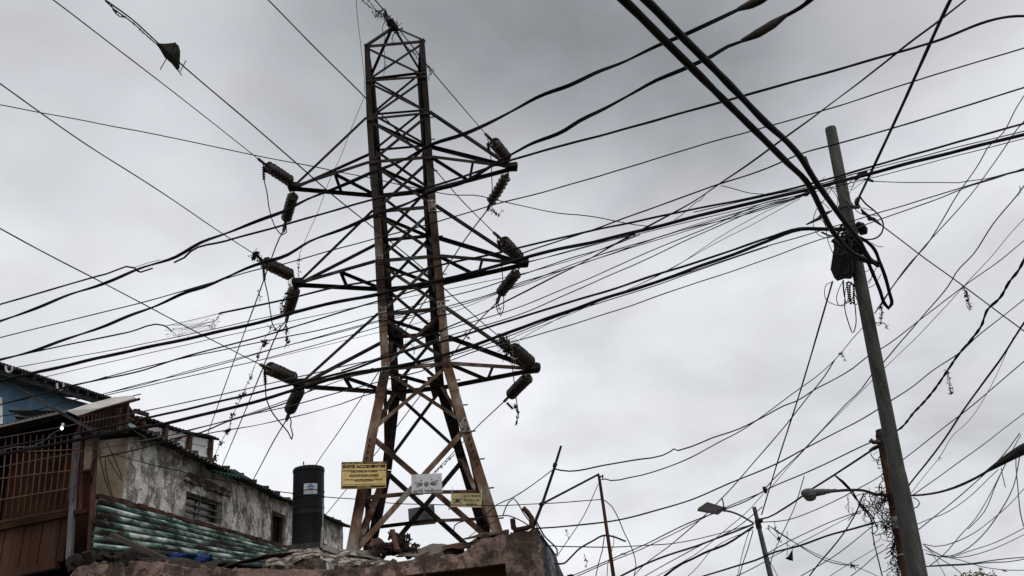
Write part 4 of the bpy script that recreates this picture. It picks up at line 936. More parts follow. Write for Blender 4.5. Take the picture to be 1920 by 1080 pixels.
wire('lower of two thick twisted black cables, crossing before the pylon middle arms', 8.5, [(-10, 677), (67, 657), (133, 633), (200, 608), (240, 592), (283, 578), (353, 548), (385, 538), (417, 523), (493, 493), (540, 477), (580, 453), (640, 430), (713, 400), (767, 380), (807, 360), (880, 337), (947, 295), (990, 273), (1060, 243), (1085, 227), (1135, 202), (1185, 177), (1230, 152), (1292, 125), (1335, 105), (1365, 86), (1395, 75), (1440, 50), (1472, 30), (1500, 14), (1530, -8)], 9.6, 6.2, wob=1.2, twist=(2, 2.4), extra=sleeve([(1390, 77), (1420, 63), (1445, 48), (1475, 28)], 6.3, 6.2, 17))
wire('short second tail leaving the taped sleeve of the lower twisted cable at the top edge', 3.5, [(1475, 28), (1505, 8), (1520, -8)], 6.2, 6.1)
# smooth straight cables
wire('smooth thick cable from the upper right edge to a frayed end left of the pylon', 5.5, [(1960, 38), (1925, 30), (1908, 30), (1740, 82), (1590, 125), (1440, 167), (1385, 182), (1222, 228), (1067, 270), (960, 300), (880, 327), (807, 350), (697, 375), (533, 422), (423, 452), (357, 472), (346, 483), (327, 492)], 6.8, 9.4)
wire('straight cable from the left edge ending in a hooked tail by the upper twisted cable', 4, [(-8, 573), (133, 532), (200, 514), (252, 502), (258, 508), (264, 510), (286, 503)], 9.6, 9.4)
wire('thin link wire lying just above the upper twisted cable left of the pylon', 1.2, [(250, 502), (275, 494), (300, 487)], 9.4, 9.4)
wire('thin cable above the pole top crossing to the left edge below the upper twisted cable', 2.8, [(1930, 87), (1715, 152), (1590, 193), (1447, 235), (1322, 270), (1110, 334), (960, 375), (947, 378), (880, 398), (780, 427), (720, 443), (620, 470), (530, 495), (493, 503), (387, 533), (267, 567), (133, 600), (-8, 635)], 7.2, 9.6)
wire('cable passing right across the bare head of the concrete pole', 3.4, [(1930, 161), (1675, 240), (1572, 269), (1497, 290), (1440, 315), (1347, 346), (1210, 395), (1100, 435), (982, 474), (940, 492)], 8.2, 10.3)
wire('cable meeting the concrete pole just below its head and running left under the middle insulators', 4.6, [(1930, 229), (1765, 275), (1635, 312), (1565, 332), (1440, 364), (1260, 401), (1100, 435), (975, 464), (930, 475), (827, 497), (767, 513), (700, 527), (620, 540), (533, 562), (413, 587)], 8.6, 9.6)
wire('broken thin wire bridging the cobweb gap left of the middle insulators', 1.2, [(413, 587), (360, 600), (308, 612)], 9.6, 9.6, GREYW)
wire('cable running from the cobwebbed bend down to the upper left roof corner', 3.2, [(322, 622), (316, 615), (307, 610), (240, 623), (167, 638), (110, 650), (63, 660), (-8, 677)], 9.6, 9.8)
wire('thick overhead bundle crossing the pole neck and the middle of the pylon', 8.0, [(1940, 247), (1740, 297), (1615, 330), (1540, 350), (1440, 373), (1260, 417), (1197, 434), (985, 484), (947, 495), (833, 523), (773, 535), (707, 552), (613, 570), (500, 600), (383, 628), (200, 668), (-8, 716)], 8.6, 9.6, twist=(3, 2.6))
wire('slim companion cable lashed along the top of the thick overhead bundle', 2.2, [(1940, 241), (1740, 290), (1615, 322), (1540, 344), (1440, 366), (1300, 398)], 8.6, 9.4)
wire('slim companion cable sagging just under the thick overhead bundle', 1.6, [(1940, 255), (1740, 306), (1637, 333), (1560, 352), (1440, 380), (1260, 424), (1100, 462), (990, 492)], 8.5, 9.6)
U = 'slim cables converging on the pole neck'
wire('slim cable just beneath the overhead bundle reaching the first roof corner at far left', 1.5, [(30, 689), (307, 637), (467, 602), (640, 563), (820, 527), (985, 492), (1085, 467), (1185, 440)], 9.8, 9.5, group=U)
wire('slimmer cable third below the overhead bundle with long shallow sag', 1.3, [(60, 712), (400, 635), (640, 582), (820, 546), (975, 514), (1085, 483), (1192, 441)], 9.8, 9.5, group=U)
wire('cable that kinks near the left roof and rejoins the overhead bundle right of the pylon', 3.4, [(-8, 761), (140, 722), (275, 692), (320, 677), (390, 657), (450, 642), (560, 610), (640, 585), (707, 565), (791, 540), (880, 514), (985, 486)], 9.6, 9.5, group=U)
wire('cable passing just under the middle right insulator and across the pylon waist', 2.4, [(1200, 440), (1120, 470), (1085, 480), (975, 516), (900, 541), (847, 555), (818, 562), (766, 576), (699, 593), (640, 609), (480, 643), (293, 683), (140, 723)], 9.4, 9.7, group=U)
wire('twin slim cable, upper strand, meeting the eaves above the small white sheet', 1.7, [(1510, 362), (1440, 383), (1300, 425), (1110, 483), (960, 539), (847, 573), (729, 596), (640, 620), (483, 663), (350, 700), (273, 718), (190, 740)], 9.3, 9.8, group=U)
wire('twin slim cable, lower strand, crossing its partner left of the pylon', 1.5, [(1508, 365), (1330, 420), (1110, 488), (960, 542), (847, 576), (705, 604), (640, 622), (483, 662), (350, 697), (273, 720), (185, 741)], 9.3, 9.8, group=U)
wire('slim cable next below the twin strands, ending at the cage roof edge', 1.7, [(1505, 367), (1440, 390), (1250, 440), (1060, 505), (975, 530), (900, 558), (840, 575), (763, 598), (707, 614), (640, 633), (480, 677), (300, 718), (195, 742)], 9.3, 9.8, group=U)
wire('slim fan cable reaching down to the bulb wire, passing above the bottom right insulator', 2.0, [(1503, 369), (1435, 388), (1300, 445), (1210, 487), (1090, 540), (980, 587), (847, 628), (780, 650), (711, 672), (640, 688), (480, 725), (270, 771), (250, 775), (117, 800), (-8, 823)], 9.3, 9.2, GREYW, group=U)
wire('slim fan cable one above the bulb wire that joins it inside the pylon', 1.8, [(1500, 367), (1435, 380), (1335, 425), (1210, 475), (1065, 539), (960, 580), (843, 617), (780, 637), (713, 668)], 9.3, 9.4, group=U)
wire('very thin fan cable joining the lower cable pair at the middle of the span', 1.1, [(1500, 370), (1435, 397), (1350, 445), (1257, 505), (1190, 537), (1132, 562), (1042, 600), (960, 635), (940, 646)], 9.3, 9.6, group=U)
wire('very thin fan cable lowest of the converging fan', 1.1, [(1500, 372), (1440, 405), (1330, 463), (1255, 505), (1160, 550), (1085, 579), (1027, 607), (975, 636), (955, 650)], 9.3, 9.6, group=U)
wire('very thin fan cable threading between the thick bundles right of the pylon', 1.0, [(1500, 368), (1330, 413), (1180, 463), (1120, 480), (1070, 497), (960, 540), (835, 590), (640, 640), (500, 674)], 9.3, 9.7, group=U)
# lower pair of thick cables
wire('lower thick cable bundle from the pole crossing the bottom crossarms to the left cage', 7.5, [(1590, 432), (1545, 430), (1502, 430), (1440, 452), (1320, 497), (1197, 540), (1135, 559), (1040, 592), (960, 621), (843, 663), (733, 689), (647, 703), (563, 728), (480, 753), (400, 773), (320, 792), (190, 815), (100, 834), (-8, 854)], 9.4, 9.0, twist=(3, 3.2))
wire('thick cable riding just above the lower bundle until the bottom left crossarm', 5.0, [(1588, 428), (1545, 428), (1500, 428), (1440, 446), (1320, 487), (1210, 522), (1155, 540), (1060, 569), (960, 600), (847, 635), (780, 653), (713, 673), (647, 697), (560, 718), (480, 737), (275, 784), (180, 806), (-8, 842)], 9.4, 9.0)
wire('frayed thin cable spliced along the underside of the lower bundle', 2.2, [(1440, 462), (1300, 510), (1200, 545), (1120, 569), (1040, 596), (960, 628), (843, 669), (733, 694)], 9.3, 9.2)
wire('long slim cable, lowest of the sweep from right edge to the wall beside the cage', 2.4, [(1930, 312), (1865, 335), (1802, 355), (1767, 370), (1652, 411), (1602, 429), (1550, 445), (1440, 485), (1277, 540), (1135, 589), (1010, 627), (960, 641), (897, 657), (843, 677), (770, 701), (738, 708), (709, 716), (653, 731), (560, 757), (480, 775), (345, 810), (175, 843), (-8, 877)], 8.6, 9.0, GREYW)
wire('slim cable from the right edge passing the clamp to join the lower bundle', 2.3, [(1930, 317), (1850, 337), (1745, 370), (1680, 390), (1652, 397), (1590, 417), (1522, 437), (1440, 462), (1300, 508), (1200, 541)], 8.6, 9.3)
wire('dark slim cable from under the bottom left arm to the rusty downpipe', 3.0, [(585, 730), (543, 752), (480, 773), (425, 790), (377, 811), (345, 818), (240, 847), (185, 858)], 9.4, 9.0)
wire('double-stranded thin wire kinking below the bottom left arm', 2.0, [(740, 727), (707, 735), (677, 743), (640, 757), (604, 768), (560, 779), (480, 797), (395, 812), (350, 822)], 9.5, 9.3, twist=(2, 1.7))
wire('second double wire from the pylon waist to the smaller roof under the shack eaves', 1.6, [(700, 690), (640, 713), (560, 741), (520, 757), (470, 775), (400, 795), (330, 812)], 9.5, 9.2)
wire('grey wire dangling from the lit bulb to the cage corner', 2.4, [(117, 804), (103, 810), (87, 822), (75, 830), (60, 837), (30, 838), (-8, 848)], 9.2, 8.6, GREYW)
wire('dark wire slung along the blue wall to the pale window trim', 1.8, [(-8, 782), (70, 768), (140, 750), (170, 744)], 10.5, 11)
wire('thin line sloping across the blue wall above the cage roof', 1.6, [(-8, 760), (60, 745), (125, 727), (200, 706)], 10.6, 10.6)
DW = 'thin drop wires fanning down beside the rusty downpipe'
for k, p_ in enumerate([[(187, 857), (196, 893), (208, 931)], [(197, 857), (199, 880), (211, 931)], [(202, 857), (213, 878), (229, 902)], [(200, 830), (214, 860), (229, 896)]]):
    wire(['drop wire nearest the rusty downpipe on the beige wall', 'second drop wire from the rusty downpipe on the beige wall', 'drop wire slanting to the plaster corner, lower of two', 'drop wire slanting to the plaster corner, upper of two'][k], 1.6, p_, 9.6, 10.6, group=DW, name='drop_wire', cat='wire')
wire('knotted dark leads bunched where cables reach the downpipe', 2.5, [(180, 858), (176, 880), (172, 905), (170, 890), (176, 862), (190, 850), (178, 832), (184, 812), (196, 808)], 9.0, 9.2, wob=3)
wire('wire draped over the plaster wall above its window and on behind the pylon', 1.6, [(208, 850), (275, 869), (350, 887), (425, 903), (517, 921), (606, 932), (670, 937), (745, 944), (815, 946), (932, 947), (1015, 945), (1100, 939), (1127, 937), (1135, 939), (1148, 950), (1157, 965), (1170, 997), (1185, 1030), (1192, 1060), (1188, 1085)], 9.9, 8, wob=.8)
wire('short cracked lead hanging down the plaster wall onto the window', 1.2, [(368, 873), (372, 900), (379, 925), (381, 944)], 12.2, 12.2, wob=.8)
# --- the two heavy cables and straps at the concrete pole
wire('left of two very thick black cables slanting from the top edge to the concrete pole', 13, [(1158, -10), (1169, 0), (1247, 77), (1295, 125), (1360, 190), (1435, 264), (1477, 306), (1512, 340), (1528, 368), (1543, 400), (1562, 435), (1578, 456), (1600, 476), (1625, 488), (1645, 493)], 4.6, 9.4, wob=.1, n=12)
wire('right of two very thick black cables slanting from the top edge past the pole clamp', 12.5, [(1200, -10), (1211, 0), (1275, 65), (1320, 110), (1390, 182), (1437, 231), (1478, 268), (1500, 293), (1525, 333), (1552, 372), (1587, 420), (1612, 452), (1630, 485), (1646, 498)], 4.7, 9.2, wob=.1, n=12)
wire('heavy looped cable tail hanging right of the pole like a long hairpin', 7.5, [(1608, 444), (1624, 452), (1640, 468), (1649, 490), (1660, 520), (1668, 550), (1672, 570), (1666, 578), (1659, 570), (1650, 545), (1640, 520), (1630, 497), (1616, 470), (1600, 450)], 9.3, 9.3, wob=.6, n=10, step=6)
wire('short heavy jumper curving in front of the pole below the clamp', 8, [(1560, 450), (1578, 463), (1590, 470), (1612, 486), (1632, 492), (1648, 493)], 9.2, 9.1, wob=.4, n=10, step=6)
wire('smooth cable rising steeply from the pole clamp to the top edge', 6.5, [(1612, 367), (1630, 330), (1665, 255), (1702, 175), (1740, 90), (1782, 0), (1786, -8)], 9.6, 6, wob=.3, n=8)
wire('round loop of cable bowing right of the pole from clamp to neck', 3.4, [(1612, 368), (1622, 381), (1640, 396), (1651, 408), (1656, 420), (1653, 437), (1643, 446), (1630, 449), (1612, 446)], 9.5, 9.4, wob=.3, step=6)
wire('paired diagonal wires from the top right through all the bundles to the pylon waist', 4.0, [(1822, -10), (1810, 0), (1760, 40), (1690, 92), (1615, 152), (1545, 203), (1440, 281), (1350, 345), (1260, 400), (1192, 437), (1120, 477), (1070, 502), (998, 539), (923, 577), (837, 615), (770, 643), (735, 661), (640, 695)], 7.2, 11.2, wob=1.0, twist=(2, 3.4))
FR = 'lines running down from the right edge towards the small poles'
wire('kinked wire from the right edge down to the heavy hairpin loop, left of a pair', 2.0, [(1925, 172), (1907, 200), (1880, 250), (1852, 277), (1840, 300), (1795, 365), (1760, 425), (1735, 462), (1712, 487), (1675, 537), (1647, 577), (1640, 588)], 11, 9.6, group=FR)
wire('straighter wire from the right edge down to the heavy hairpin loop, right of a pair', 2.0, [(1922, 225), (1905, 245), (1890, 268), (1840, 340), (1775, 417), (1727, 469), (1705, 498), (1672, 541), (1648, 580)], 11, 9.6, group=FR)
wire('long line with two tied knots at the right edge, passing behind the concrete pole', 2.0, [(1925, 342), (1910, 362), (1860, 422), (1825, 477), (1792, 512), (1785, 525), (1722, 602), (1690, 640), (1657, 680), (1637, 700), (1615, 730), (1582, 762), (1547, 800), (1507, 843), (1447, 902), (1430, 922)], 13, 15, group=FR)
wire('very thin line parallel to the knotted line, fading towards the small pole', 1.1, [(1925, 405), (1897, 435), (1860, 480), (1807, 537), (1745, 605), (1657, 692), (1600, 750), (1540, 810), (1485, 868), (1440, 920)], 14, 16, GREYW, group=FR)
wire('diagonal wire from the strain insulator on the pole clamp down to the right edge', 2.6, [(1652, 422), (1722, 475), (1807, 537), (1862, 578), (1915, 617), (1930, 628)], 9.6, 9.0)
wire('twisted service line from the right edge behind the pole, sagging to the slanted steel mast', 2.6, [(1925, 447), (1870, 492), (1807, 537), (1722, 602), (1690, 628), (1652, 654), (1630, 666), (1600, 690), (1567, 710), (1525, 732), (1495, 751), (1470, 760), (1440, 777), (1370, 810), (1335, 821), (1297, 837), (1272, 845), (1264, 842), (1255, 848), (1242, 854), (1202, 861), (1135, 872), (1052, 882), (1040, 879)], 12, 7.6)
wire('line with a hanging scrap left of the pole, ending at the rusty mast top', 2.2, [(1625, 606), (1597, 637), (1577, 662), (1547, 692), (1477, 745), (1440, 773), (1385, 810), (1347, 830), (1297, 857), (1255, 875), (1202, 891), (1177, 896), (1145, 901), (1135, 898), (1128, 899)], 12, 7.8)
wire('line splitting from the scrap-hung wire and passing down behind the flat lamp', 2.0, [(1565, 675), (1545, 706), (1525, 732), (1487, 780), (1440, 837), (1412, 868), (1385, 900), (1355, 933), (1310, 977), (1260, 1020), (1205, 1062), (1180, 1090)], 12, 16)
wire('taut straight wire from the junction box down to the small pole head', 3.2, [(1561, 528), (1540, 600), (1500, 735), (1457, 869), (1440, 925), (1428, 965)], 9.6, 14, wob=.1)
wire('line crossing right of the pole from the edge down across to the wall corner', 2.8, [(1930, 554), (1872, 600), (1830, 633), (1805, 657), (1740, 702), (1715, 722), (1672, 750), (1650, 764), (1615, 785), (1565, 812), (1507, 842), (1455, 869), (1440, 876), (1375, 904), (1310, 932), (1242, 954), (1160, 975), (1080, 985), (1040, 989), (1002, 991)], 12, 7.6)
wire('wavy twisted service cable running down to the red oxide pole', 6.0, [(1927, 473), (1910, 507), (1890, 530), (1872, 562), (1850, 588), (1843, 610), (1822, 637), (1797, 667), (1775, 700), (1757, 725), (1735, 750), (1710, 777), (1700, 790), (1687, 803), (1672, 812)], 8.6, 11.4, wob=2.6, twist=(2, .35), step=8)
wire('black cable curving from the right edge down behind the concrete pole', 3.8, [(1930, 590), (1900, 636), (1882, 665), (1845, 717), (1805, 772), (1780, 810), (1737, 868), (1707, 905), (1690, 930)], 9.5, 11.5)
wire('thin line between the black curving cable and the thick sagging one', 1.8, [(1928, 671), (1870, 720), (1815, 767), (1772, 800), (1697, 859), (1655, 890), (1612, 915), (1560, 943), (1515, 962), (1475, 975), (1430, 979)], 13, 15, GREYW)
wire('thin grey line reaching the pole at lamp height from the right edge', 1.8, [(1928, 769), (1872, 812), (1797, 867), (1755, 897), (1712, 928)], 13, 11.5, GREYW)
wire('hair-thin line with a snagged bit above the thick sagging cable', 1.0, [(1900, 632), (1865, 710), (1805, 800), (1790, 812), (1762, 857), (1735, 890), (1708, 925)], 13, 11.5, GREYW)
def cone(o, P_, r):
    mb = MB(); Q = path3([(2600, 640), (2300, 735), (2100, 795), (1960, 832), (1930, 838), (1905, 850), (1893, 857), (1877, 867), (1850, 884)], 5.2, 8.0, 0, 6); n = len(Q); mb.tube(Q, [.012+.045*min(1, (n-1-i)/14)**.8 for i in range(n)], 10); mb.build('sealed_joint', mat('sealed_joint_tar', [(.012, .009, .009), (.035, .026, .024)], 8, .6), o, True)
wire('thick sagging black cable with a fat sealed joint at the right edge', 5.0, [(1905, 850), (1877, 867), (1830, 896), (1790, 914), (1745, 926), (1712, 929), (1690, 928)], 7.5, 10, extra=cone)
RB = 'fine wires webbing the lower right corner'
RBW = [('fine wire hugging the underside of the thick sagging cable', [(1912, 812), (1880, 855), (1855, 880), (1830, 902), (1797, 932), (1742, 977), (1725, 991), (1700, 1005)]),
 ('fine wire second under the thick sagging cable, straighter', [(1872, 880), (1830, 922), (1765, 965), (1740, 974), (1725, 981), (1700, 990)]),
 ('fine wire from the snagged stem down to the corner knot', [(1890, 860), (1872, 895), (1850, 940), (1830, 972), (1800, 1005), (1765, 1045), (1742, 1062)]),
 ('fine wire bending at the tree leaves, from the fat joint', [(1912, 855), (1905, 895), (1870, 967), (1840, 1005), (1802, 1037), (1775, 1045), (1742, 1040)]),
 ('upper of two parallel fine wires leaving the right edge low down', [(1925, 988), (1865, 1017), (1810, 1036), (1790, 1044), (1765, 1042), (1735, 1024)]),
 ('lower of two parallel fine wires leaving the right edge low down', [(1925, 1000), (1850, 1034), (1800, 1045), (1770, 1045), (1736, 1038)]),
 ('almost level fine wire above the tree leaves', [(1930, 1044), (1880, 1048), (1815, 1056), (1780, 1058), (1740, 1062), (1720, 1064)]),
 ('fine wire crossing the level one just over the tree leaves', [(1925, 1069), (1890, 1068), (1840, 1062), (1800, 1050), (1765, 1042), (1732, 1022)]),
 ('fine wire heading steeply down to the bottom edge near the leaves', [(1732, 1022), (1760, 1045), (1785, 1060), (1812, 1085)]),
 ('fine wire swinging down the right edge from the fat joint', [(1905, 850), (1905, 872), (1907, 900), (1912, 950), (1919, 985), (1930, 1010)]),
 ('broad sagging fine wire from the right edge to the pole foot', [(1925, 911), (1865, 970), (1830, 998), (1795, 1015), (1772, 1022), (1752, 1024), (1730, 1020)]),
 ('faint wire doubling the snagged stem wire', [(1914, 815), (1890, 862), (1870, 905), (1845, 960), (1815, 992)]),
 ('wavy level wire second above the tree leaves', [(1930, 1046), (1892, 1054), (1850, 1056), (1800, 1060), (1765, 1061), (1735, 1062)]),
 ('short fine wire looping at the pole foot beside the leaves', [(1732, 1030), (1745, 1036), (1757, 1052), (1770, 1075), (1776, 1088)])]
for k, (l_, p_) in enumerate(RBW): wire(l_, 1.5 if k % 3 else 1.9, p_, 11.5+k*.2, 10.4, GREYW if k % 2 else BLACK2, 'fine_wire', 'wire', RB, wob=1.0)
wire('small ring of wire bulging from the right side of the concrete pole', 1.8, [(1712, 933), (1720, 938), (1724, 945), (1720, 951), (1714, 953)], 9.6, 9.6, step=4)
wire('short stem dangling from the fine wires near the right edge', 1.4, [(1877, 877), (1880, 892), (1885, 914)], 11, 11, TWIG, wob=.2)
# --- around the flat lamp pole
wire('slim line from the red oxide pole insulator down to the small pole head', 2.4, [(1636, 828), (1610, 840), (1560, 864), (1510, 887), (1440, 917), (1432, 921), (1400, 939), (1357, 956), (1285, 985), (1200, 1025), (1130, 1055), (1060, 1085)], 12, 16)
wire('upper thick cable fanning left from the small pole down to the bottom edge', 4.0, [(1412, 983), (1395, 990), (1360, 1003), (1310, 1022), (1242, 1045), (1165, 1080), (1150, 1088)], 14.4, 13)
wire('lower thick cable fanning left from the small pole, wavy', 5.0, [(1412, 988), (1390, 1002), (1360, 1020), (1320, 1037), (1300, 1047), (1280, 1056), (1247, 1080), (1238, 1088)], 14.4, 13, wob=1.4)
wire('thick lamp feed cable swooping from the small pole up to the red oxide pole', 4.0, [(1428, 973), (1440, 970), (1465, 955), (1502, 932), (1527, 915), (1547, 902), (1565, 890), (1595, 870), (1625, 850), (1640, 841), (1650, 837)], 14, 11.6, wob=1.2)
wire('thick level-ish cable from the small pole base to the tangled pole', 3.8, [(1310, 1083), (1370, 1064), (1432, 1045), (1442, 1040), (1502, 1022), (1565, 1000), (1600, 991), (1640, 980)], 14.5, 11.6)
wire('thin level wire from the wall corner to the small pole', 1.8, [(1015, 1021), (1030, 1023), (1080, 1025), (1160, 1025), (1215, 1022), (1260, 1019), (1335, 1004), (1405, 985)], 7.8, 14)
wire('thin wire from the mast head angling down to the wall side', 1.5, [(1122, 907), (1105, 945), (1095, 965), (1080, 990), (1062, 1017), (1040, 1050)], 7.9, 7.5)
wire('twiggy line slanting up to the tangled pole, crossing the swoop cable', 1.6, [(1508, 892), (1490, 950), (1465, 1005), (1447, 1047), (1444, 1060)], 13, 13.5, BLACK2)
wire('heavy drop cable bending down from the swoop cable past the tangle', 3.6, [(1565, 891), (1582, 903), (1600, 922), (1615, 950), (1625, 960), (1632, 972), (1637, 984)], 11.6, 11.5)
wire('second heavy drop cable twisted beside the first into the tangle', 3.0, [(1567, 893), (1590, 915), (1605, 935), (1622, 952), (1634, 966), (1645, 990)], 11.6, 11.5)
wire('smooth cable arcing from the tangle to the bottom edge', 2.6, [(1635, 984), (1636, 1000), (1640, 1022), (1647, 1052), (1656, 1088)], 11.4, 11)
wire('diagonal cable from the lamp arm down left to the bottom edge', 3.0, [(1620, 925), (1615, 937), (1608, 955), (1600, 970), (1580, 1002), (1557, 1032), (1535, 1057), (1512, 1088)], 11.5, 14)
LB = 'faint wires crossing low in the centre right'
LBW = [('faint wire from the small pole foot rising right to the tangle, upper', [(1440, 1037), (1470, 1020), (1527, 992), (1575, 972), (1615, 957)]),
 ('faint wire from the small pole foot rising right to the tangle, lower', [(1440, 1048), (1470, 1034), (1515, 1010), (1560, 985), (1615, 960)]),
 ('faint wire sagging from the small pole under the dark kite', [(1440, 985), (1480, 1010), (1512, 1032), (1545, 1050), (1590, 1060), (1610, 1060)]),
 ('faint wire under the dark kite bowing to the bottom right', [(1440, 985), (1470, 1006), (1515, 1030), (1560, 1050), (1600, 1062), (1640, 1078), (1655, 1085)]),
 ('pale line rising right out of the bottom edge to the tangled pole, first', [(1590, 1084), (1620, 1062), (1645, 1040), (1672, 1025)]),
 ('pale line rising right out of the bottom edge to the tangled pole, second', [(1550, 1084), (1600, 1052), (1630, 1035), (1657, 1020)]),
 ('pale line rising right out of the bottom edge to the tangled pole, third', [(1495, 1084), (1560, 1045), (1600, 1017), (1635, 988)]),
 ('steep thin wire dropping left of the small pole shaft', [(1405, 995), (1397, 1025), (1390, 1050), (1382, 1085)]),
 ('steep thin wire dropping just beside the small pole shaft', [(1412, 995), (1402, 1030), (1393, 1055), (1385, 1085)]),
 ('thin crossing line from the small pole head down left, upper', [(1432, 925), (1395, 965), (1350, 1003), (1318, 1030), (1260, 1065), (1222, 1085)]),
 ('thin crossing line from the small pole head down left, lower', [(1430, 950), (1380, 990), (1320, 1020), (1262, 1050), (1200, 1085)]),
 ('faint straight line under the lower thick cable', [(1412, 993), (1370, 1010), (1330, 1035), (1310, 1060), (1285, 1085)]),
 ('thin sloping line right of the small pole near the bottom', [(1436, 1052), (1400, 1072), (1370, 1085)]),
 ('thin oblique line at the foot of the small pole going down right', [(1443, 1052), (1452, 1068), (1460, 1085)]),
 ('thin line passing low behind the rusty mast foot', [(1070, 1085), (1130, 1060), (1200, 1030), (1260, 1002), (1330, 965), (1400, 935), (1430, 923)]),
 ('bowed wire beside the rusty mast below its bracket', [(1150, 1003), (1152, 1015), (1147, 1035), (1140, 1060), (1138, 1085)]),
 ('second bowed wire left of the rusty mast below its bracket', [(1133, 1005), (1130, 1030), (1122, 1058), (1116, 1085)])]
for k, (l_, p_) in enumerate(LBW): wire(l_, 1.3 if k % 2 else 1.7, p_, 12+k*.1 if k < 15 else 8, 13 if k < 15 else 8, GREYW if k % 2 else BLACK2, 'fine_wire', 'wire', LB, wob=1.0)
wire('wire joining the slanted mast to the wall wires on its left', 1.8, [(1036, 881), (1015, 897), (990, 915), (960, 934), (932, 946), (905, 972)], 7.6, 8)
wire('level thin wire from the pole clamp to the right, then rising', 1.7, [(1636, 340), (1690, 342), (1770, 342), (1797, 342), (1815, 339), (1850, 335), (1900, 322), (1930, 316)], 9.4, 8.4)
wire('short slack wire drooping across from the paired diagonals to the bundle', 1.6, [(1352, 348), (1380, 355), (1408, 362), (1432, 364)], 9.6, 9.5)
wire('thin kinked tail wire hanging between the crossing cables mid right', 1.3, [(1325, 361), (1314, 375), (1305, 378), (1290, 392), (1280, 400), (1275, 405), (1265, 412)], 9.6, 9.5, wob=1.4)
wire('faint vertical thread beside the upper left tower edge', 1.0, [(668, -4), (670, 30), (674, 65), (677, 88), (682, 130), (684, 175)], 11, 12.6, BLACK2, wob=.8)
wire('faint thread hanging from the upper tower leg to the middle left arm', 1.0, [(684, 180), (665, 225), (640, 290), (615, 345), (597, 395), (575, 445), (562, 475)], 13, 13.2, GREYW, wob=.4)

# --- plant-hung line and snagged rubbish
def scraps(label, cat, pts, d, num, size, m=TWIG, name='snagged_twigs', seed=1, spread=5, flat=.3, d1=None, group=None, stringw=1.1):
    r_ = random.Random(seed); mb = MB(); P_ = path3(pts, d, d1 or d, .3, 5, seed) if len(pts) > 1 else [V(*pts[0], d)]
    if len(pts) > 1 and stringw: mb.tube(P_, stringw*d/FPX/2, 4)
    px = d/FPX
    for k in range(num):
        c = r_.choice(P_); c = c+cR*r_.gauss(0, spread*.5)*px+cU*(r_.gauss(0, spread*.5)-spread*.2)*px+cF*r_.gauss(0, spread*.5)*px
        a = Vector((r_.gauss(0, 1), r_.gauss(0, 1), r_.gauss(0, 1)-.4)).normalized(); L_ = size*px*r_.uniform(.4, 1.3)
        if r_.random() < flat:
            b = a.orthogonal().normalized()*L_*.25; mb.add([c-a*L_*.5, c+b, c+a*L_*.5, c-b], [(0, 1, 2, 3)])
        else: mb.tube([c-a*L_*.5, c+a.orthogonal()*L_*.12, c+a*L_*.5], px*r_.uniform(.25, .6), 4)
    return tag(mb.build(name, m), label, cat, group)
mbp = [(527, 610), (515, 618), (506, 622), (493, 643), (490, 655), (483, 672), (476, 690), (467, 713), (460, 727), (450, 750), (437, 777), (430, 800), (422, 815), (415, 828), (405, 850), (399, 870)]
o_ = scraps('ragged line of dead plants hanging from the middle left insulator down to the eaves', 'dead plant', mbp, 13.6, 60, 6, seed=3, spread=3, flat=.5, d1=15, name='plant_hung_line')
for k, (x, y, n_, sz, sp) in enumerate([(497, 638, 22, 12, 5), (508, 612, 8, 7, 3), (484, 665, 8, 7, 3), (458, 735, 14, 9, 4), (450, 742, 14, 9, 4), (437, 775, 14, 8, 4), (428, 806, 18, 9, 4), (415, 828, 14, 8, 4), (403, 858, 16, 8, 4), (471, 703, 8, 6, 3), (447, 757, 8, 7, 3)]):
    scraps('dark tuft of dead leaves on the plant-hung line, '+['below the middle left insulators', 'topmost of all', 'small one just below the largest tuft', 'just above the bottom left insulator, small', 'beside the bottom left insulator clamp', 'sixth counted up from the eaves', 'third counted up from the eaves', 'second counted up from the eaves', 'lowest, by the eaves', 'level with the bottom left insulator', 'fifth counted up from the eaves'][k], 'leaf tuft', [(x, y), (x-1, y+5)], 14, n_, sz, seed=20+k, spread=sp, flat=.6, name='leaf_tuft', group='leaf tufts on the plant-hung line')
scraps('brown tuft of rags at the outer clamp of the middle left insulator', 'debris', [(476, 476), (484, 482), (494, 490)], OD('a2', -1, 'a')-.1, 60, 12, seed=41, spread=9, flat=.5)
scraps('large bird-nest clump of dry grass on the bottom right insulator clamp', 'nest', [(938, 638), (948, 645), (960, 652), (962, 662)], OD('a3', 1, 'a')-.1, 200, 17, seed=42, spread=13, flat=.3, name='dry_grass_nest')
scraps('pale dry vine wrapped around the bottom right insulator', 'vine', [(957, 648), (962, 658), (960, 668), (965, 680), (962, 690)], OD('a3', 1, 'a')-.25, 14, 12, mat('pale_dry_vine', [(.09, .08, .06), (.2, .18, .14)], 8), 'dry_vine', 43, 6, .1, stringw=2)
scraps('thick clump of dead creeper wrapped round the pylon peak', 'dead creeper', [(716, 24), (722, 30), (730, 38), (740, 48), (746, 55)], depth(APEX)-.15, 150, 12, seed=44, spread=8, flat=.4, name='dead_creeper')
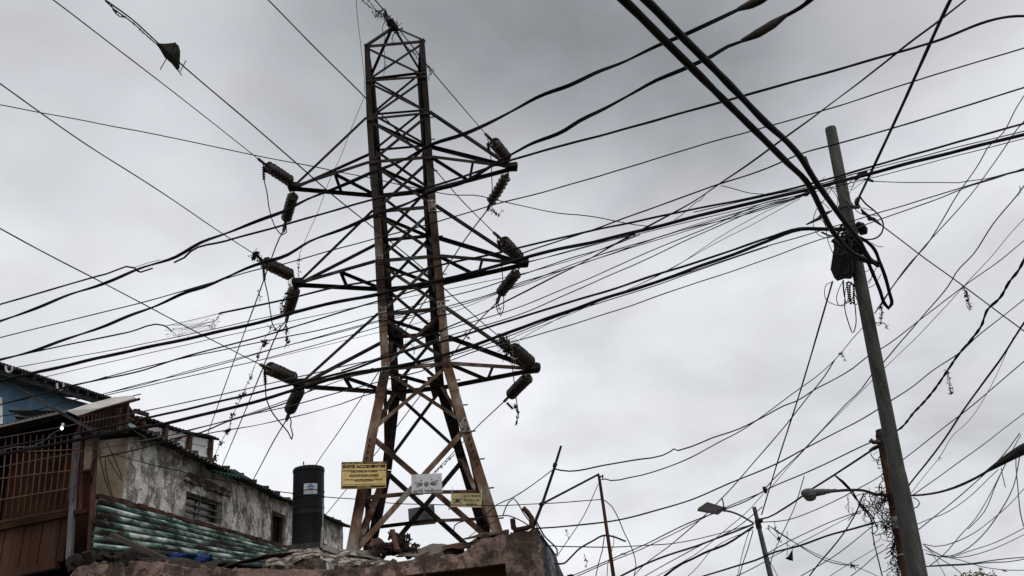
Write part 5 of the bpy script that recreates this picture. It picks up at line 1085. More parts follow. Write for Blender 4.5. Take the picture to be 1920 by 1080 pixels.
for k, p_ in enumerate([[(722, 30), (690, 10), (672, -6)], [(716, 28), (700, 12), (690, -4)], [(722, 40), (717, 52), (722, 70), (720, 85), (722, 110), (719, 150)], [(735, 45), (745, 65), (765, 90), (785, 105), (800, 125)], [(712, 22), (702, 30), (699, 22)], [(741, 60), (735, 72), (738, 80)], [(802, 125), (806, 132), (803, 147)], [(760, 88), (778, 102), (785, 112)]]):
    scraps(['trailing creeper strand running up left from the pylon peak', 'second creeper strand up left from the pylon peak', 'long creeper strand hanging straight down inside the pylon head', 'creeper strand trailing right down the pylon peak strut', 'short curled creeper strand left of the pylon peak', 'short creeper strand just below the pylon peak', 'wispy strand below the small white rag right of the pylon head', 'fine strand along the right peak strut'][k], 'dead creeper', p_, depth(APEX)-.1, 22, 5, seed=50+k, spread=3, name='creeper_strand', group='creeper strands trailing from the peak')
mb = MB(); c_ = V(809, 130, 11.6); mb.add([c_+cR*-.03+cU*.03, c_+cR*.05+cU*.01+cF*.03, c_+cR*.04-cU*.04, c_-cU*.05-cR*.01+cF*-.03, c_-cR*.04-cU*.01], [(0, 1, 2), (0, 2, 3), (0, 3, 4)]); tag(mb.build('rag', mat('pale_plastic_rag', [(.25, .25, .25), (.4, .4, .4)], 9), None, False, .004), 'small whitish plastic rag caught on the wire right of the pylon head', 'rag')
scraps('cluster of dark seed bits and cobweb threads strung between the broken wires', 'cobweb', [(412, 588), (405, 600), (396, 610), (402, 618)], 9.6, 30, 5, seed=61, spread=6, name='cobweb_debris')
scraps('scatter of fine bits hanging left below the cobweb threads', 'cobweb', [(315, 620), (335, 622), (345, 628), (330, 635)], 9.6, 24, 4, seed=62, spread=9, name='cobweb_debris', stringw=0)
mb = MB()
for k in range(26):
    a = V(rr.uniform(390, 412), rr.uniform(590, 612), 9.6); b = V(rr.uniform(308, 350), rr.uniform(608, 634), 9.6); mb.tube([a, a.lerp(b, .5)-Vector((0, 0, .04*rr.random())), b], .0013, 3)
tag(mb.build('cobweb', GREYW), 'fan of fine cobweb threads spanning the gap in the broken cable', 'cobweb')
HB = [((1812, 540), [(1806, 538), (1811, 548), (1815, 562), (1819, 580)], 60, 9, 'dark hanging tuft where two diagonal wires cross near the right edge', 9.2), ((1580, 663), [(1577, 662), (1581, 668), (1584, 676)], 26, 6, 'small dark scrap hanging from a line left of the concrete pole', 11.9),
      ((1776, 700), [(1772, 693), (1778, 706), (1782, 735)], 34, 9, 'spiky twigs caught on the wavy twisted service cable', 10), ((1651, 580), [(1652, 572), (1653, 590), (1651, 606)], 40, 8, 'dark tuft tied under the heavy hairpin loop', 9.3),
      ((1657, 608), [(1642, 605), (1660, 607), (1665, 618)], 8, 14, 'thin bare twigs hanging just right of the pole under the hairpin loop', 9.3), ((537, 640), [(537, 610), (538, 630), (537, 647)], 40, 9, 'bottle-brush of dead plants hanging under the middle left lower insulator', 14.4),
      ((561, 495), [(562, 473), (561, 490), (560, 518)], 22, 6, 'stiff dead stem standing up from the middle left arm tip', 13.3), ((545, 560), [(545, 528), (540, 545), (532, 562), (528, 590)], 60, 9, 'ragged leaves hanging between the middle left insulators', 13.7),
      ((486, 552), [(485, 545), (486, 553), (489, 560)], 14, 6, 'small knot of dry leaf on the wire left of the middle insulators', 13.6), ((846, 858), [(868, 843), (846, 857), (832, 872), (816, 884)], 50, 6, 'dry creeper along the wire behind the skull sign', 12.2),
      ((935, 400), [(916, 388), (925, 398), (935, 402), (942, 395)], 26, 8, 'dark fringed bits hanging under the top right lower insulator', 14.2), ((971, 778), [(966, 760), (970, 775), (968, 792)], 30, 10, 'star of dark twigs dangling below the bottom right insulator', 13.2),
      ((937, 578), [(930, 560), (935, 572), (938, 585)], 20, 6, 'small dark knot under the middle right lower insulator', 13.8), ((1911, 357), [(1913, 352), (1910, 365)], 14, 5, 'two tied knots on the line at the right edge', 13),
      ((1064, 1000), [(1061, 994), (1066, 1008)], 12, 5, 'small twist of rag on the thin wire left of the rusty mast', 8), ((1098, 1050), [(1096, 1040), (1099, 1052), (1100, 1062)], 12, 6, 'little dead stem left of the rusty mast foot', 8),
      ((1170, 1038), [(1167, 1038), (1173, 1039)], 12, 5, 'leggy insect-like snag on a faint wire right of the rusty mast', 12), ((1600, 1060), [(1597, 1058), (1602, 1062)], 24, 7, 'dark knot joining faint wires near the bottom edge', 11),
      ((1453, 1000), [(1452, 978), (1455, 995), (1462, 1012), (1440, 992)], 26, 8, 'loose twigs strung on wires beside the small pole', 13.4), ((857, 660), [(763, 640), (775, 650), (776, 662)], 20, 6, 'small dead spray hanging inside the pylon waist', 12),
      ((1762, 857), [(1761, 857), (1763, 858)], 8, 4, 'tiny dark blob on a hair-thin line right of the pole', 11.6), ((877, 630), [(874, 622), (878, 632)], 16, 6, 'small leaf snag on the wire below the middle right arm', 13), ((1590, 935), [(1588, 930), (1591, 945), (1592, 962)], 14, 5, 'tiny dangling tassel left of the tangled pole', 11.5)]
for k, (c_, p_, n_, sz, l_, d_) in enumerate(HB): scraps(l_, 'debris', p_, d_, n_, sz, seed=70+k, spread=3.5, flat=.45, group=None)
# kites
def kite(label, poly, d, sticks, m, tail=None):
    root = thing('torn_kite', label, 'kite', V(*poly[0], d)); c = V(sum(p[0] for p in poly)/len(poly), sum(p[1] for p in poly)/len(poly), d-.06); P_ = [V(*p, d) for p in poly]
    mb = MB(); mb.add([c]+P_, [(0, i+1, (i+1) % len(P_)+1) for i in range(len(P_))]); mb.build('paper', m, root, False, .004)
    mb = MB()
    for a, b in sticks: mb.tube([V(*a, d-.03), V(*b, d-.03)], .005, 5)
    mb.build('stick', TWIG, root)
kite('torn dark paper kite snagged on the conductor at the upper left', [(293, 81), (310, 82), (329, 80), (335, 86), (338, 96), (337, 120), (337, 129), (331, 131), (322, 119), (309, 108)], 8.2, [((300, 131), (313, 108)), ((341, 142), (326, 118)), ((349, 113), (338, 134)), ((291, 80), (340, 140)), ((329, 79), (318, 108))], KITE)
scraps('shredded kite tail wound along the conductor above the torn kite', 'kite tail', [(198, 2), (215, 18), (232, 30), (255, 48), (270, 62), (290, 80)], 8.0, 26, 7, KITE, 'kite_tail', 90, 1.6, .4, stringw=3)
mb = MB(); mb.tube(path3([(208, 8), (216, 24), (228, 32), (236, 31)], 7.9, 7.9, 0, 4), .006, 5); tag(mb.build('ribbon', KITE), 'loose ribbon loop sagging under the conductor near the top left edge', 'ribbon')
kite('small black bird-shaped kite hanging upside down beside the small pole', [(1486, 1029), (1487, 1052), (1479, 1050), (1472, 1047), (1478, 1043)], 12.6, [((1476, 996), (1476, 1042)), ((1473, 1018), (1486, 1029))], INK)

# ------------------------------------------------------------------ poles
def lean_pole(px0, px1, d0, d1, w0, w1, ext=True):
    a, b = V(*px0, d0), V(*px1, d1); t = (a-b).normalized(); g_ = b+(b-a)*(b.z/(a.z-b.z)); L_ = (a-g_).length
    ra, rb = w0*d0/FPX/2, w1*d1/FPX/2; rg = rb+(rb-ra)*((g_-b).length/(b-a).length); return a, b, g_, ra, rb, rg
a, b, g_, ra, rb, rg = lean_pole((1557, 240), (1722, 1085), 10.5, 8.4, 19.5, 30.5)
cp = thing('concrete_pole', 'leaning round concrete utility pole at the right with a bare rounded head', 'utility pole', g_)
def along(y):   # point of the pole axis at image row y
    lo, hi = 0.0, 1.0
    for _ in range(40):
        m_ = (lo+hi)/2; q = a.lerp(b, m_)-CAM
        if 540-FPX*q.dot(cU)/q.dot(cF) < y: lo = m_
        else: hi = m_
    return a.lerp(b, lo), ra+(rb-ra)*lo
t = (g_-a).normalized(); Lp = (g_-a).length; jp, jr = along(884); hj = (jp-a).length; jp2, _ = along(1030); hj2 = (jp2-a).length
mb = MB(); mb.lathe(a, t, [(-.012, ra*.55), (0, ra*.93), (.02, ra), (hj-.0, jr*.97)], 40); mb.build('upper_shaft', CONC, cp, True)
mb = MB(); mb.lathe(a, t, [(hj-.02, jr*.9), (hj, jr*.975), (hj+.025, jr*1.02), (hj+.15, jr*1.07), (hj2, jr*1.15), (hj2+.01, jr*1.165), (Lp, rg*1.03)], 40); mb.build('lower_shaft', CONC, cp, True)
tr = rt = cR
def band(y, m, name, r_=1.15, h=.035):
    p, r0 = along(y); mb = MB(); mb.lathe(p-t*h/2, t, [(0, r0*r_), (h, r0*r_)], 24); return mb.build(name, m, cp, True), p, r0
bd, p, r0 = band(388, POLEM, 'clamp_band', 1.2, .06)
mb = MB(); s_ = V(1612, 388, depth(p)); mb.beam(p+cR*r0*.9, s_, .05, .035); mb.beam(p-cR*r0-cU*.01, p-cR*(r0+.06)-cU*.03, .04, .03); mb.tube([p+cF*-.1-cR*.0, p-cF*(.17)], .015, 6); mb.beam(V(1584, 376, 9.6), V(1596, 388, 9.5), .02, .05); mb.build('clamp_bracket', POLEM, bd)
for y_ in (436, 448, 460):
    bd2, p2, r2 = band(y_, GREYW if y_ != 448 else mat('white_tape', [(.2, .2, .19), (.35, .35, .34)], 8), 'strap', 1.06, .02)
# strain fittings
def fitting(name, label, cat, pts, d, rad, m, n=8):
    mb = MB(); mb.tube([V(*q, d) for q in pts], [r_*d/FPX for r_ in rad], n); o = mb.build(name, m, None, True); return tag(o, label, cat)
fitting('strain_insulator', 'small dark strain insulator on the pole clamp feeding the right-hand diagonal wire', 'insulator', [(1614, 391), (1620, 400), (1626, 403), (1631, 410), (1638, 411), (1652, 422)], 9.5, [1, 4, 2.5, 5, 3.5, 1.8], PORCG)
fitting('strain_insulator', 'small dark bobbin at the foot of the steep cable above the pole clamp', 'insulator', [(1608, 386), (1606, 380), (1608, 374), (1612, 368)], 9.6, [3, 4.5, 4.5, 2], PORCG)
fitting('strain_insulator', 'slim dark strain clamp on the lower cable just left of the pole', 'clamp', [(1512, 421), (1535, 410), (1542, 403), (1560, 395)], 9.4, [1.5, 3.5, 4.5, 1.5], PORCG)
fitting('tap_connector', 'fat dark connector where the right heavy cable crosses its first wire', 'connector', [(1500, 294), (1508, 297), (1516, 308)], 8, [3, 5, 1.5], BLACK)
fitting('tap_connector', 'dark flat connector clipped on the bundle right of the pole neck', 'connector', [(1604, 338), (1612, 327), (1625, 322)], 9.2, [2, 5, 3], BLACK)
fitting('tap_connector', 'thin dark connector at the end of the level wire right of the pole', 'connector', [(1620, 335), (1628, 337), (1637, 340)], 9.3, [1, 2.4, 2.4], BLACK)
fitting('tap_connector', 'dark connector under the heavy cables left of the pole neck', 'connector', [(1502, 366), (1512, 364), (1520, 358)], 9.2, [2.4, 4.5, 3], BLACK)
fitting('cable_coil', 'dark disc-like coil of cable peeping out right of the pole neck', 'coil', [(1606, 420), (1612, 424), (1618, 432), (1620, 440)], 9.9, [6, 9, 9, 6], BLACK)
# coils and slack loops around the pole
ci = MB(); r_ = random.Random(5)
for k in range(16):
    cx, cy = 1590+r_.uniform(-8, 12), 452+r_.uniform(-14, 16); rx, ry = r_.uniform(10, 24), r_.uniform(8, 20); a0 = r_.uniform(0, 6)
    ci.tube([V(cx+rx*math.cos(a0+q*.5)+q*.4, cy+ry*math.sin(a0+q*.5), 9.75-.25*math.sin(a0+q*.5+1)) for q in range(11)], r_.uniform(.010, .02), 6)
tag(ci.build('cable_coil', BLACK, None, True), 'thick dark tangle of cable tails wrapped around the concrete pole below the clamp', 'cable coil')
ci = MB()
for k in range(14):
    x0 = 1505+r_.uniform(0, 90); pts_ = [(x0, 345+r_.uniform(-6, 10)), (x0+r_.uniform(0, 14), 355+r_.uniform(-12, 12)), (x0+r_.uniform(10, 24), 345+r_.uniform(-10, 10)), (x0+r_.uniform(20, 45), 338+r_.uniform(-6, 8)-.1*(x0-1500))]
    ci.tube(path3(pts_, 9.2, 9.4, 1, 4, k), .0035, 5)
tag(ci.build('lashing_wire', BLACK2), 'messy thin lashing wire wound around the bundle at the pole neck', 'lashing wire')
for k, p_ in enumerate([[(1556, 352), (1566, 362), (1572, 375), (1570, 388), (1575, 395)], [(1561, 350), (1548, 372), (1530, 395), (1526, 425), (1535, 440), (1553, 446), (1570, 440)], [(1537, 408), (1547, 420), (1552, 448), (1560, 470), (1575, 495)], [(1540, 378), (1547, 384), (1555, 392)]]):
    wire(['curly thin wire hugging the left side of the pole neck', 'wide thin loop bowing out left of the pole', 'thin lead running down from the pole into the junction box', 'tiny stray wire end left of the pole'][k], 1.4, p_, 9.4, 9.4, name='slack_wire', cat='wire', step=5)
wire('black jumper from the lower cables drooping to the pole', 4, [(1540, 435), (1556, 442), (1575, 444), (1592, 447)], 9.4, 9.3, step=5)
for k, p_ in enumerate([[(1640, 395), (1603, 392), (1606, 396), (1645, 405)], [(1634, 455), (1645, 462), (1656, 463)]]):
    wire(['thin stray lead across the pole clamp', 'short stiff wire end sticking out right of the tangle'][k], 1.4, p_, 9.3, 9.3, name='slack_wire', cat='wire', step=5)
# junction box
jb = thing('junction_box', 'weathered grey utility box strapped to the left side of the concrete pole', 'junction box', V(1580, 500, 9.6))
def prism(front, d_f, back, d_b, m, name, par):
    F_ = [V(*q, d_f) for q in front]; B_ = [V(*q, d_b) for q in back]; n_ = len(F_); mb = MB(); mb.add(F_+B_, [tuple(range(n_)), tuple(range(2*n_-1, n_-1, -1))]+[(i, (i+1) % n_, (i+1) % n_+n_, i+n_) for i in range(n_)]); return mb.build(name, m, par)
prism([(1571, 450), (1584, 472), (1570, 527), (1564, 521), (1557, 505), (1562, 472), (1566, 456)], 9.45, [(1590, 455), (1600, 475), (1592, 520), (1586, 520), (1580, 505), (1585, 475), (1587, 460)], 9.9, mat('box_grey_paint', [(.02, .019, .019), (.05, .048, .047)], 5, .8, 0, .4, 30), 'case', jb)
prism([(1584, 474), (1597, 480), (1598, 512), (1590, 523), (1572, 522)], 9.44, [(1590, 474), (1603, 480), (1603, 512), (1596, 523), (1578, 522)], 9.8, RUSTD, 'door', jb)
mb = MB(); mb.tube([V(1576+7*math.cos(q*.7), 472+6*math.sin(q*.7), 9.42) for q in range(10)], .008, 5); mb.tube([V(1586, 505, 9.42), V(1584, 513, 9.4), V(1590, 512, 9.42), V(1591, 495, 9.42)], .007, 5); mb.build('lifting_ring', GREYW, jb)
for k, (p_, w_) in enumerate([([(1562, 529), (1550, 533), (1546, 548), (1549, 562), (1562, 570), (1576, 573), (1588, 566)], 1.4), ([(1580, 528), (1572, 545), (1569, 562), (1574, 573), (1584, 572), (1590, 560), (1588, 540)], 1.4),
    ([(1584, 560), (1584, 580), (1589, 600), (1600, 624), (1604, 612), (1604, 580), (1600, 548)], 1.9), ([(1590, 530), (1584, 548), (1588, 568), (1598, 560), (1602, 545), (1596, 528)], 1.5), ([(1596, 530), (1592, 555), (1600, 570), (1606, 571), (1600, 545)], 1.5),
    ([(1581, 525), (1582, 545), (1584, 558)], 3), ([(1590, 528), (1598, 533), (1604, 536)], 4)]):
    wire(['large loose loop swinging left under the junction box', 'medium loop directly under the junction box', 'long narrow loop hanging lowest under the junction box', 'small inner loop by the pole under the box', 'second small inner loop by the pole under the box', 'stubby cable tail from the box bottom', 'thick short conduit from the box to the pole'][k], w_, p_, 9.5, 9.5, name='hanging_loop', cat='wire loop', step=5, wob=.4, group='loops hanging under the junction box')
for k, (x_, y_) in enumerate([(1587, 545), (1592, 550), (1600, 548)]):
    mb = MB()
    for q in range(9): mb.lathe(V(x_+q*.3-(k-1)*q*.3, y_-16+q*4.2, 9.5), Vector((.1, 0, -1)), [(0, .004), (.006, .016), (.02, .014), (.024, .004)], 6)
    tag(mb.build('cable_chain', BLACK), ['left', 'middle', 'right'][k]+' beaded dark cable chain hanging under the junction box by the pole', 'cable chain', 'beaded chains under the junction box')
for k, p_ in enumerate([[(1620, 510), (1627, 508), (1634, 498)], [(1626, 530), (1634, 522), (1643, 502)], [(1628, 540), (1640, 534), (1652, 514)], [(1629, 533), (1634, 520), (1634, 505)]]):
    wire(['topmost', 'second from top', 'lowest', 'steepest'][k]+' thin curved stay wire between the pole and the hairpin loop', 1.2, p_, 9.3, 9.3, name='slack_wire', cat='wire', step=5, group='stay wires inside the hairpin loop')
# red oxide pole with the round lamp
a, b, g_, ra, rb, rg = lean_pole((1651, 808), (1702, 1085), 12.0, 10.6, 17.5, 21); rp = thing('red_oxide_pole', 'old rust red pole half hidden behind the concrete pole', 'utility pole', g_)
t = (g_-a).normalized(); mb = MB(); mb.lathe(a, t, [(-.01, ra*.8), (0, ra), ((b-a).length, rb), ((g_-a).length, rg)], 28); mb.build('shaft', RPOLE, rp, True)
mb = MB()
for f in (.03, .07, .10):
    mb = MB(); mb.lathe(a.lerp(b, f), t, [(0, ra*1.15), (.05, ra*1.15)], 20); mb.build('clamp_band', RUSTD, rp)
mb = MB(); mb.beam(V(1632, 828, 11.8), V(1652, 830, 11.7), .05, .04); mb.build('bracket', RUSTD, rp)
for f in (.62, .66, .86): 
    mb = MB(); mb.lathe(a.lerp(b, f), t, [(0, ra*1.2), (.09 if f < .8 else .02, ra*1.2)], 20); mb.build('strap', SILVD, rp)
fitting('strain_insulator', 'dark knobbly insulator on the left of the red oxide pole top', 'insulator', [(1630, 829), (1634, 826), (1638, 830), (1644, 828), (1650, 830)], 11.7, [2, 4.5, 3.5, 5, 3], PORCG)
fitting('strain_insulator', 'second dark insulator just under the first on the red oxide pole', 'insulator', [(1630, 845), (1638, 841), (1644, 838), (1650, 836)], 11.7, [2, 3.5, 3.5, 2], PORCG)
wire('slack drip loop hanging under the red oxide pole insulators', 1.6, [(1632, 850), (1638, 860), (1648, 864), (1656, 860)], 11.7, 11.7, step=5)
dL = 11.5
sl = thing('street_lamp', 'pale street lamp with round bowl on a curved arm from the red oxide pole', 'street lamp', V(1660, 930, dL))
mb = MB(); P_ = path3([(1553, 922), (1590, 919), (1620, 920), (1640, 926), (1668, 931)], dL-1.0, dL, 0, 6); mb.tube(P_, .016+.004, 10); mb.build('arm', RUSTD, sl, True)
dh = dL-1.05
mb = MB(); c_ = V(1516, 926, dh); ax_ = (V(1556, 922, dh)-V(1503, 927, dh)).normalized()
pr = [(0, .008), (.012, .045), (.04, .075), (.08, .09), (.12, .092), (.17, .078), (.2, .056), (.21, .062), (.33, .05), (.335, .042), (.40, .038), (.405, .028), (.5, .024)]
mb.lathe(V(1502, 925, dh), ax_, pr, 24)
mb.v = [tuple(Vector(v)-cU*0 + (Vector((0, 0, 1))*(-.35*(Vector(v)-V(1516, 924, dh)).dot(Vector((0, 0, 1))) if (Vector(v)-V(1516, 924, dh)).dot(Vector((0, 0, 1))) > 0 else 0))) for v in mb.v]
mb.build('housing', LAMPG, sl, True)
mb = MB(); q0 = V(1517, 924, dh)-Vector((0, 0, .02)); mb.lathe(q0, Vector((0, 0, -1)), [(0, .092), (.02, .094), (.025, .088), (.055, .08), (.085, .055), (.095, .02), (.097, .002)], 24); mb.build('glass_bowl', LAMPGL, sl, True)
# vine/wire mass on the pole
vm = MB(); r_ = random.Random(11)
def mess(n, cx0, cy0, sx, sy, d, L0, L1, w0, w1, down=.0):
    for k in range(n):
        x, y = r_.gauss(cx0, sx), r_.gauss(cy0, sy); pts_ = [(x, y)]; an = r_.uniform(0, 6.28); L_ = r_.uniform(L0, L1)
        for q in range(5): an += r_.gauss(0, .8); pts_.append((pts_[-1][0]+math.cos(an)*L_/5, pts_[-1][1]+math.sin(an)*L_/5+down*L_/5))
        dd = d+r_.uniform(-.25, .25); vm.tube([V(px_, py_, dd+.02*i) for i, (px_, py_) in enumerate(pts_)], r_.uniform(w0, w1), 4)
mess(34, 1652, 955, 9, 20, 11.2, 20, 50, .003, .007); mess(22, 1655, 890, 3, 28, 11.3, 12, 36, .003, .007, .5); mess(34, 1634, 950, 14, 9, 11.2, 12, 38, .0025, .006)
mess(90, 1680, 1020, 6, 36, 11.0, 10, 34, .003, .008, .5); mess(34, 1660, 983, 12, 5, 11.1, 8, 26, .003, .008); mess(50, 1662, 931, 8, 4, 11.3, 6, 18, .004, .010); mess(26, 1656, 838, 6, 6, 11.6, 6, 16, .003, .006); mess(16, 1684, 1050, 9, 20, 11, 14, 40, .002, .004, .6)
vt = vm.build('wire_and_vine_tangle', TWIG); vt['kind'] = 'stuff'; tag(vt, 'dense dark tangle of cut wires and dead vine clinging to the red oxide pole', 'tangle')
vm = MB()
for k in range(330):
    y = r_.uniform(985, 1085); x, y = (r_.gauss(1672+(y-985)*.16, 6), y) if r_.random() < .6 else (r_.gauss(1648, 12), r_.gauss(952, 14)); c_ = V(x, y, r_.uniform(10.8, 11.3)); a_ = Vector((r_.gauss(0, 1), r_.gauss(0, 1), r_.gauss(0, 1))).normalized(); s_ = r_.uniform(.008, .026); b_ = a_.orthogonal().normalized()
    vm.add([c_-a_*s_, c_+b_*s_*.5, c_+a_*s_, c_-b_*s_*.5], [(0, 1, 2, 3)])
vm.build('dead_leaves', TWIG, vt)
# small pole with flat lamp
a, b, g_, ra, rb, rg = lean_pole((1414, 951), (1446, 1085), 14.6, 13.9, 7.5, 10.5); sp_ = thing('lamp_pole', 'thin grey steel pole with clamps beside the flat street lamp', 'lamp post', g_)
mb = MB(); mb.lathe(a, (g_-a), [(0, ra), ((b-a).length, rb), ((g_-a).length, rg)], 16); mb.build('shaft', POLEM, sp_, True)
mb = MB(); mb.box(V(1424, 976, 14.25), cR*.05, cF*.05, cU*.03); mb.build('bracket', RUSTD, sp_); mb = MB(); mb.lathe(a.lerp(b, .19), (b-a), [(0, ra*1.4), (.16, ra*1.4)], 12); mb.build('clamp_band', RUSTD, sp_)
fl = thing('flat_street_lamp', 'flat rectangular street lamp on a thin curved arm', 'street lamp', V(1412, 980, 14.3))
mb = MB(); mb.tube(path3([(1353, 957), (1368, 959), (1385, 965), (1400, 973), (1413, 981)], 13.4, 14.3, 0, 5), .018, 8); mb.build('arm', POLEM, fl, True)
F_ = [(1306, 953), (1325, 940), (1358, 950), (1345, 960)]; 
dd_ = [13.1, 13.55, 13.5, 13.05]; top_ = [V(x, y, d) for (x, y), d in zip(F_, dd_)]; bot = [p-Vector((0, 0, .05))*1.0 for p in top_]; cc = sum(bot, Vector())/4
mb = MB(); mb.hexa([p.lerp(cc, .0) for p in bot]+[p.lerp(sum(top_, Vector())/4, .1) for p in top_]); mb.build('housing', LAMPD, fl)
mb = MB(); ins = [p.lerp(cc, .14)-Vector((0, 0, .004)) for p in bot]; mb.quad(*ins); mb.build('lens', mat('dusty_lamp_lens', [(.05, .045, .04), (.1, .09, .08)], 5, .4), fl, False, .006)
mb = MB(); mb.tube([V(1357, 953, 13.5), V(1356, 942, 13.5), V(1353, 933, 13.5)], .012, 5); mb.tube([V(1352, 955, 13.4), V(1360, 953, 13.5)], .03, 6); mb.build('photocell', RUSTD, fl)
fitting('strain_insulator', 'small dark insulator on a wire above the small pole', 'insulator', [(1432, 913), (1435, 919), (1436, 925)], 14.4, [3, 4.5, 2], PORCG)
# masts
ms = thing('slanted_mast', 'thin dark steel mast leaning right above the wall corner', 'mast', V(1000, 988, 7.35))
mb = MB(); mb.tube([V(999, 990, 7.3), V(1017, 944, 7.4), V(1038, 882, 7.5), V(1052, 836, 7.6)], [.017, .015, .014, .012], 8); mb.build('tube', RUSTD, ms, True)
mb = MB(); mb.lathe(V(1039, 876, 7.48), (V(1042, 868, 7.5)-V(1039, 876, 7.48)), [(0, .02), (.04, .022), (.045, .015)], 8); mb.tube([V(1013, 947, 7.38), V(1019, 943, 7.36)], .022, 6); mb.build('joint', RUSTD, ms)
a, b, g_, ra, rb, rg = lean_pole((1123, 892), (1151, 1085), 7.9, 7.4, 5.5, 7.5); mm_ = thing('rusty_mast', 'rusty steel mast with a long slanting stay tube to the leaning mast', 'mast', g_)
mb = MB(); mb.lathe(a, (g_-a), [(0, ra), ((b-a).length, rb), ((g_-a).length, rg)], 12); mb.build('shaft', RPOLE, mm_, True)
mb = MB(); mb.tube([V(1123, 889, 7.9), V(1018, 944, 7.4)], .011, 8); mb.build('stay_tube', RUSTD, mm_); mb = MB(); mb.tube([V(1126, 893, 7.9), V(1131, 893, 7.9)], .008, 5); mb.tube([V(1130, 890, 7.9), V(1130, 897, 7.9)], .008, 5); mb.build('screw', RUSTD, mm_)
mb = MB(); mb.tube(path3([(1040, 1057), (1058, 1056), (1070, 1045), (1085, 1030), (1110, 1015), (1133, 1004), (1145, 1005), (1173, 1015)], 7.4, 7.7, 0, 5), .009, 6); tag(mb.build('bent_rod', RUSTD, None, True), 'curved rod from the wall corner clamped across the rusty mast', 'rod')
# tree crown tops peeping over the bottom edge
def tree(cx, cy, d, lab):
    top = V(cx, cy, d); base = Vector((top.x, top.y, 0)); tr_ = thing('tree', lab, 'tree', base); r_ = random.Random(int(cx)); mb = MB(); H_ = top.z
    mb.tube([base, base+Vector((.05, 0, H_*.4)), base+Vector((-.05, .05, H_*.75))], [.11, .08, .04], 10)
    for k in range(9):
        a_ = r_.uniform(0, 6.28); mb.tube([base+Vector((0, 0, H_*r_.uniform(.4, .7))), base+Vector((math.cos(a_)*.5, math.sin(a_)*.5, H_*r_.uniform(.75, .93)))], [.03, .01], 6)
    mb.build('trunk', BARK, tr_); mb = MB()
    for cl in range(34):
        a_ = r_.uniform(0, 6.28); rad = r_.uniform(0, .75); cz = H_*(.97-.3*rad*rad-.22*r_.random()); cc_ = base+Vector((math.cos(a_)*rad, math.sin(a_)*rad, cz))
        if cl < 5: cc_ = top+cR*(-.16+.09*cl)-Vector((0, 0, .02+.05*(cl % 2)))
        for q in range(26 if cl >= 5 else 14):
            p = cc_+Vector((r_.gauss(0, .1), r_.gauss(0, .1), r_.gauss(0, .08)))*(1 if cl >= 5 else .35); a2 = Vector((r_.gauss(0, 1), r_.gauss(0, 1), r_.gauss(0, .5))).normalized(); b2 = a2.orthogonal().normalized(); s_ = r_.uniform(.02, .045)
            mb.add([p-a2*s_, p+b2*s_*.5, p+a2*s_, p-b2*s_*.5], [(0, 1, 2, 3)])
    mb.build('crown', LEAF, tr_)
tree(1834, 1076, 11, 'small leafy tree whose tips just show at the bottom right edge')
BASEV = .80
# x, y, angular size, tone
BANKS = [(1090, 20, .30, -.31), (1380, 10, .16, -.12), (900, -20, .12, -.05), (1330, 230, .15, -.13), (900, 60, .14, -.06), (30, -10, .22, -.18), (780, 130, .16, -.06), (1700, 90, .14, .07), (1480, 120, .10, .05), (250, 250, .25, .03), (350, 640, .22, .06), (1150, 700, .35, .13), (1000, 340, .10, .05), (1760, 950, .22, -.08), (1920, 600, .10, -.04), (620, 880, .25, .08), (1850, 1000, .14, -.04), (640, 30, .13, -.08)]
# ------------------------------------------------------------------ sky and light
w = bpy.data.worlds.new('World'); S.world = w; w.use_nodes = True; N = w.node_tree.nodes; L = w.node_tree.links
bg = N['Background']
sky = N.new('ShaderNodeTexSky'); sky.sky_type = 'NISHITA'; sky.sun_disc = False; SE, SA = math.radians(52), math.radians(140)
sky.sun_elevation = SE; sky.sun_rotation = SA; sky.air_density = 1.5; sky.dust_density = 4
tc = N.new('ShaderNodeTexCoord')
def math_(op, a, b=None, c=None):
    n = N.new('ShaderNodeMath'); n.operation = op
    for i, v in enumerate((a, b, c)):
        if v is None: continue
        if isinstance(v, (int, float)): n.inputs[i].default_value = v
        else: L.new(v, n.inputs[i])
    return n.outputs[0]
sep = N.new('ShaderNodeSeparateXYZ'); L.new(tc.outputs['Generated'], sep.inputs[0])
zz = math_('ADD', math_('MAXIMUM', sep.outputs['Z'], 0.0), .40)
cmb = N.new('ShaderNodeCombineXYZ'); L.new(math_('DIVIDE', sep.outputs['X'], zz), cmb.inputs[0]); L.new(math_('DIVIDE', sep.outputs['Y'], zz), cmb.inputs[1])
def cn(scale, det, dist, off):
    n = N.new('ShaderNodeTexNoise'); mp = N.new('ShaderNodeMapping'); mp.inputs['Location'].default_value = (off, off*.7, 0); L.new(cmb.outputs[0], mp.inputs[0]); L.new(mp.outputs[0], n.inputs['Vector'])
    n.inputs['Scale'].default_value = scale; n.inputs['Detail'].default_value = det; n.inputs['Distortion'].default_value = dist; n.inputs['Roughness'].default_value = .5; return n.outputs['Fac']
n1 = cn(2.0, 7, .5, 3.1); n2 = cn(5.0, 6, .3, 7.7)
base = math_('ADD', math_('ADD', math_('MULTIPLY', math_('SUBTRACT', cn(2.6, 9, .3, 4.3), .5), .46), math_('MULTIPLY_ADD', math_('SUBTRACT', n1, .5), .50, BASEV)), math_('MULTIPLY', math_('SUBTRACT', n2, .5), .17))
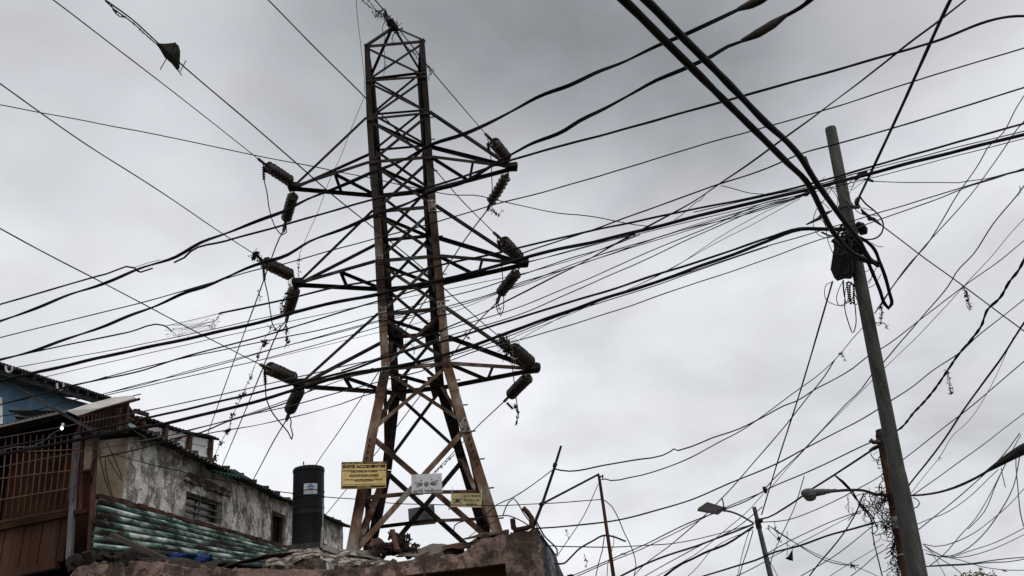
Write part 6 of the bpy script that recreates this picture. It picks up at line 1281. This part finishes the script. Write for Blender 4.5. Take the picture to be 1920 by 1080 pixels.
# broad banks of cloud: direction, angular size, depth of tone
def bank(x, y, sig, amt):
    global base
    d = ray(x, y).normalized(); vm = N.new('ShaderNodeVectorMath'); vm.operation = 'DOT_PRODUCT'; L.new(tc.outputs['Generated'], vm.inputs[0]); vm.inputs[1].default_value = d
    k = math_('MULTIPLY', math_('SUBTRACT', vm.outputs['Value'], 1.0), 1/(sig*sig)*1.0)
    wob = math_('MULTIPLY_ADD', n1, 1.2, -.6); k = math_('ADD', k, math_('MULTIPLY', wob, .22))
    e = math_('POWER', 2.71828, k); base = math_('ADD', base, math_('MULTIPLY', e, amt))
for b_ in BANKS: bank(*b_)
comb = N.new('ShaderNodeValToRGB'); r = comb.color_ramp; r.elements[0].position = 0; r.elements[0].color = (0, 0, 0, 1); r.elements[1].position = 1; r.elements[1].color = (.99, 1.0, 1.035, 1)
e = r.elements.new(.35); e.color = (.335, .35, .368, 1); e = r.elements.new(.7); e.color = (.675, .69, .722, 1)
L.new(math_('MAXIMUM', base, 0.12), comb.inputs[0])
tint = N.new('ShaderNodeMix'); tint.data_type = 'RGBA'; tint.blend_type = 'MULTIPLY'; tint.inputs[0].default_value = 1; tr_ = N.new('ShaderNodeValToRGB'); tr_.color_ramp.elements[0].position = .42; tr_.color_ramp.elements[0].color = (1.0, .985, .998, 1); tr_.color_ramp.elements[1].position = .58; tr_.color_ramp.elements[1].color = (.98, .997, 1, 1); L.new(n2, tr_.inputs[0]); L.new(comb.outputs[0], tint.inputs[6]); L.new(tr_.outputs[0], tint.inputs[7])
mx = N.new('ShaderNodeMix'); mx.data_type = 'RGBA'; mx.inputs[0].default_value = .93
sk2 = N.new('ShaderNodeMix'); sk2.data_type = 'RGBA'; sk2.blend_type = 'MULTIPLY'; sk2.inputs[0].default_value = 1; L.new(sky.outputs[0], sk2.inputs[6]); sk2.inputs[7].default_value = (.08, .08, .08, 1)
L.new(sk2.outputs[2], mx.inputs[6]); L.new(tint.outputs[2], mx.inputs[7]); L.new(mx.outputs[2], bg.inputs[0]); bg.inputs[1].default_value = 1.0
sn = bpy.data.lights.new('sun', 'SUN'); sn.energy = 1.3; sn.angle = math.radians(25); sn.color = (1, .96, .9)
so = bpy.data.objects.new('sun', sn); COL.objects.link(so)
sd = Vector((math.sin(SA)*math.cos(SE), math.cos(SA)*math.cos(SE), math.sin(SE))); so.rotation_euler = sd.to_track_quat('Z', 'Y').to_euler()
S.view_settings.view_transform = 'Standard'; S.view_settings.look = 'None'; S.view_settings.exposure = 0; S.view_settings.gamma = 1
S.cycles.max_bounces = 5
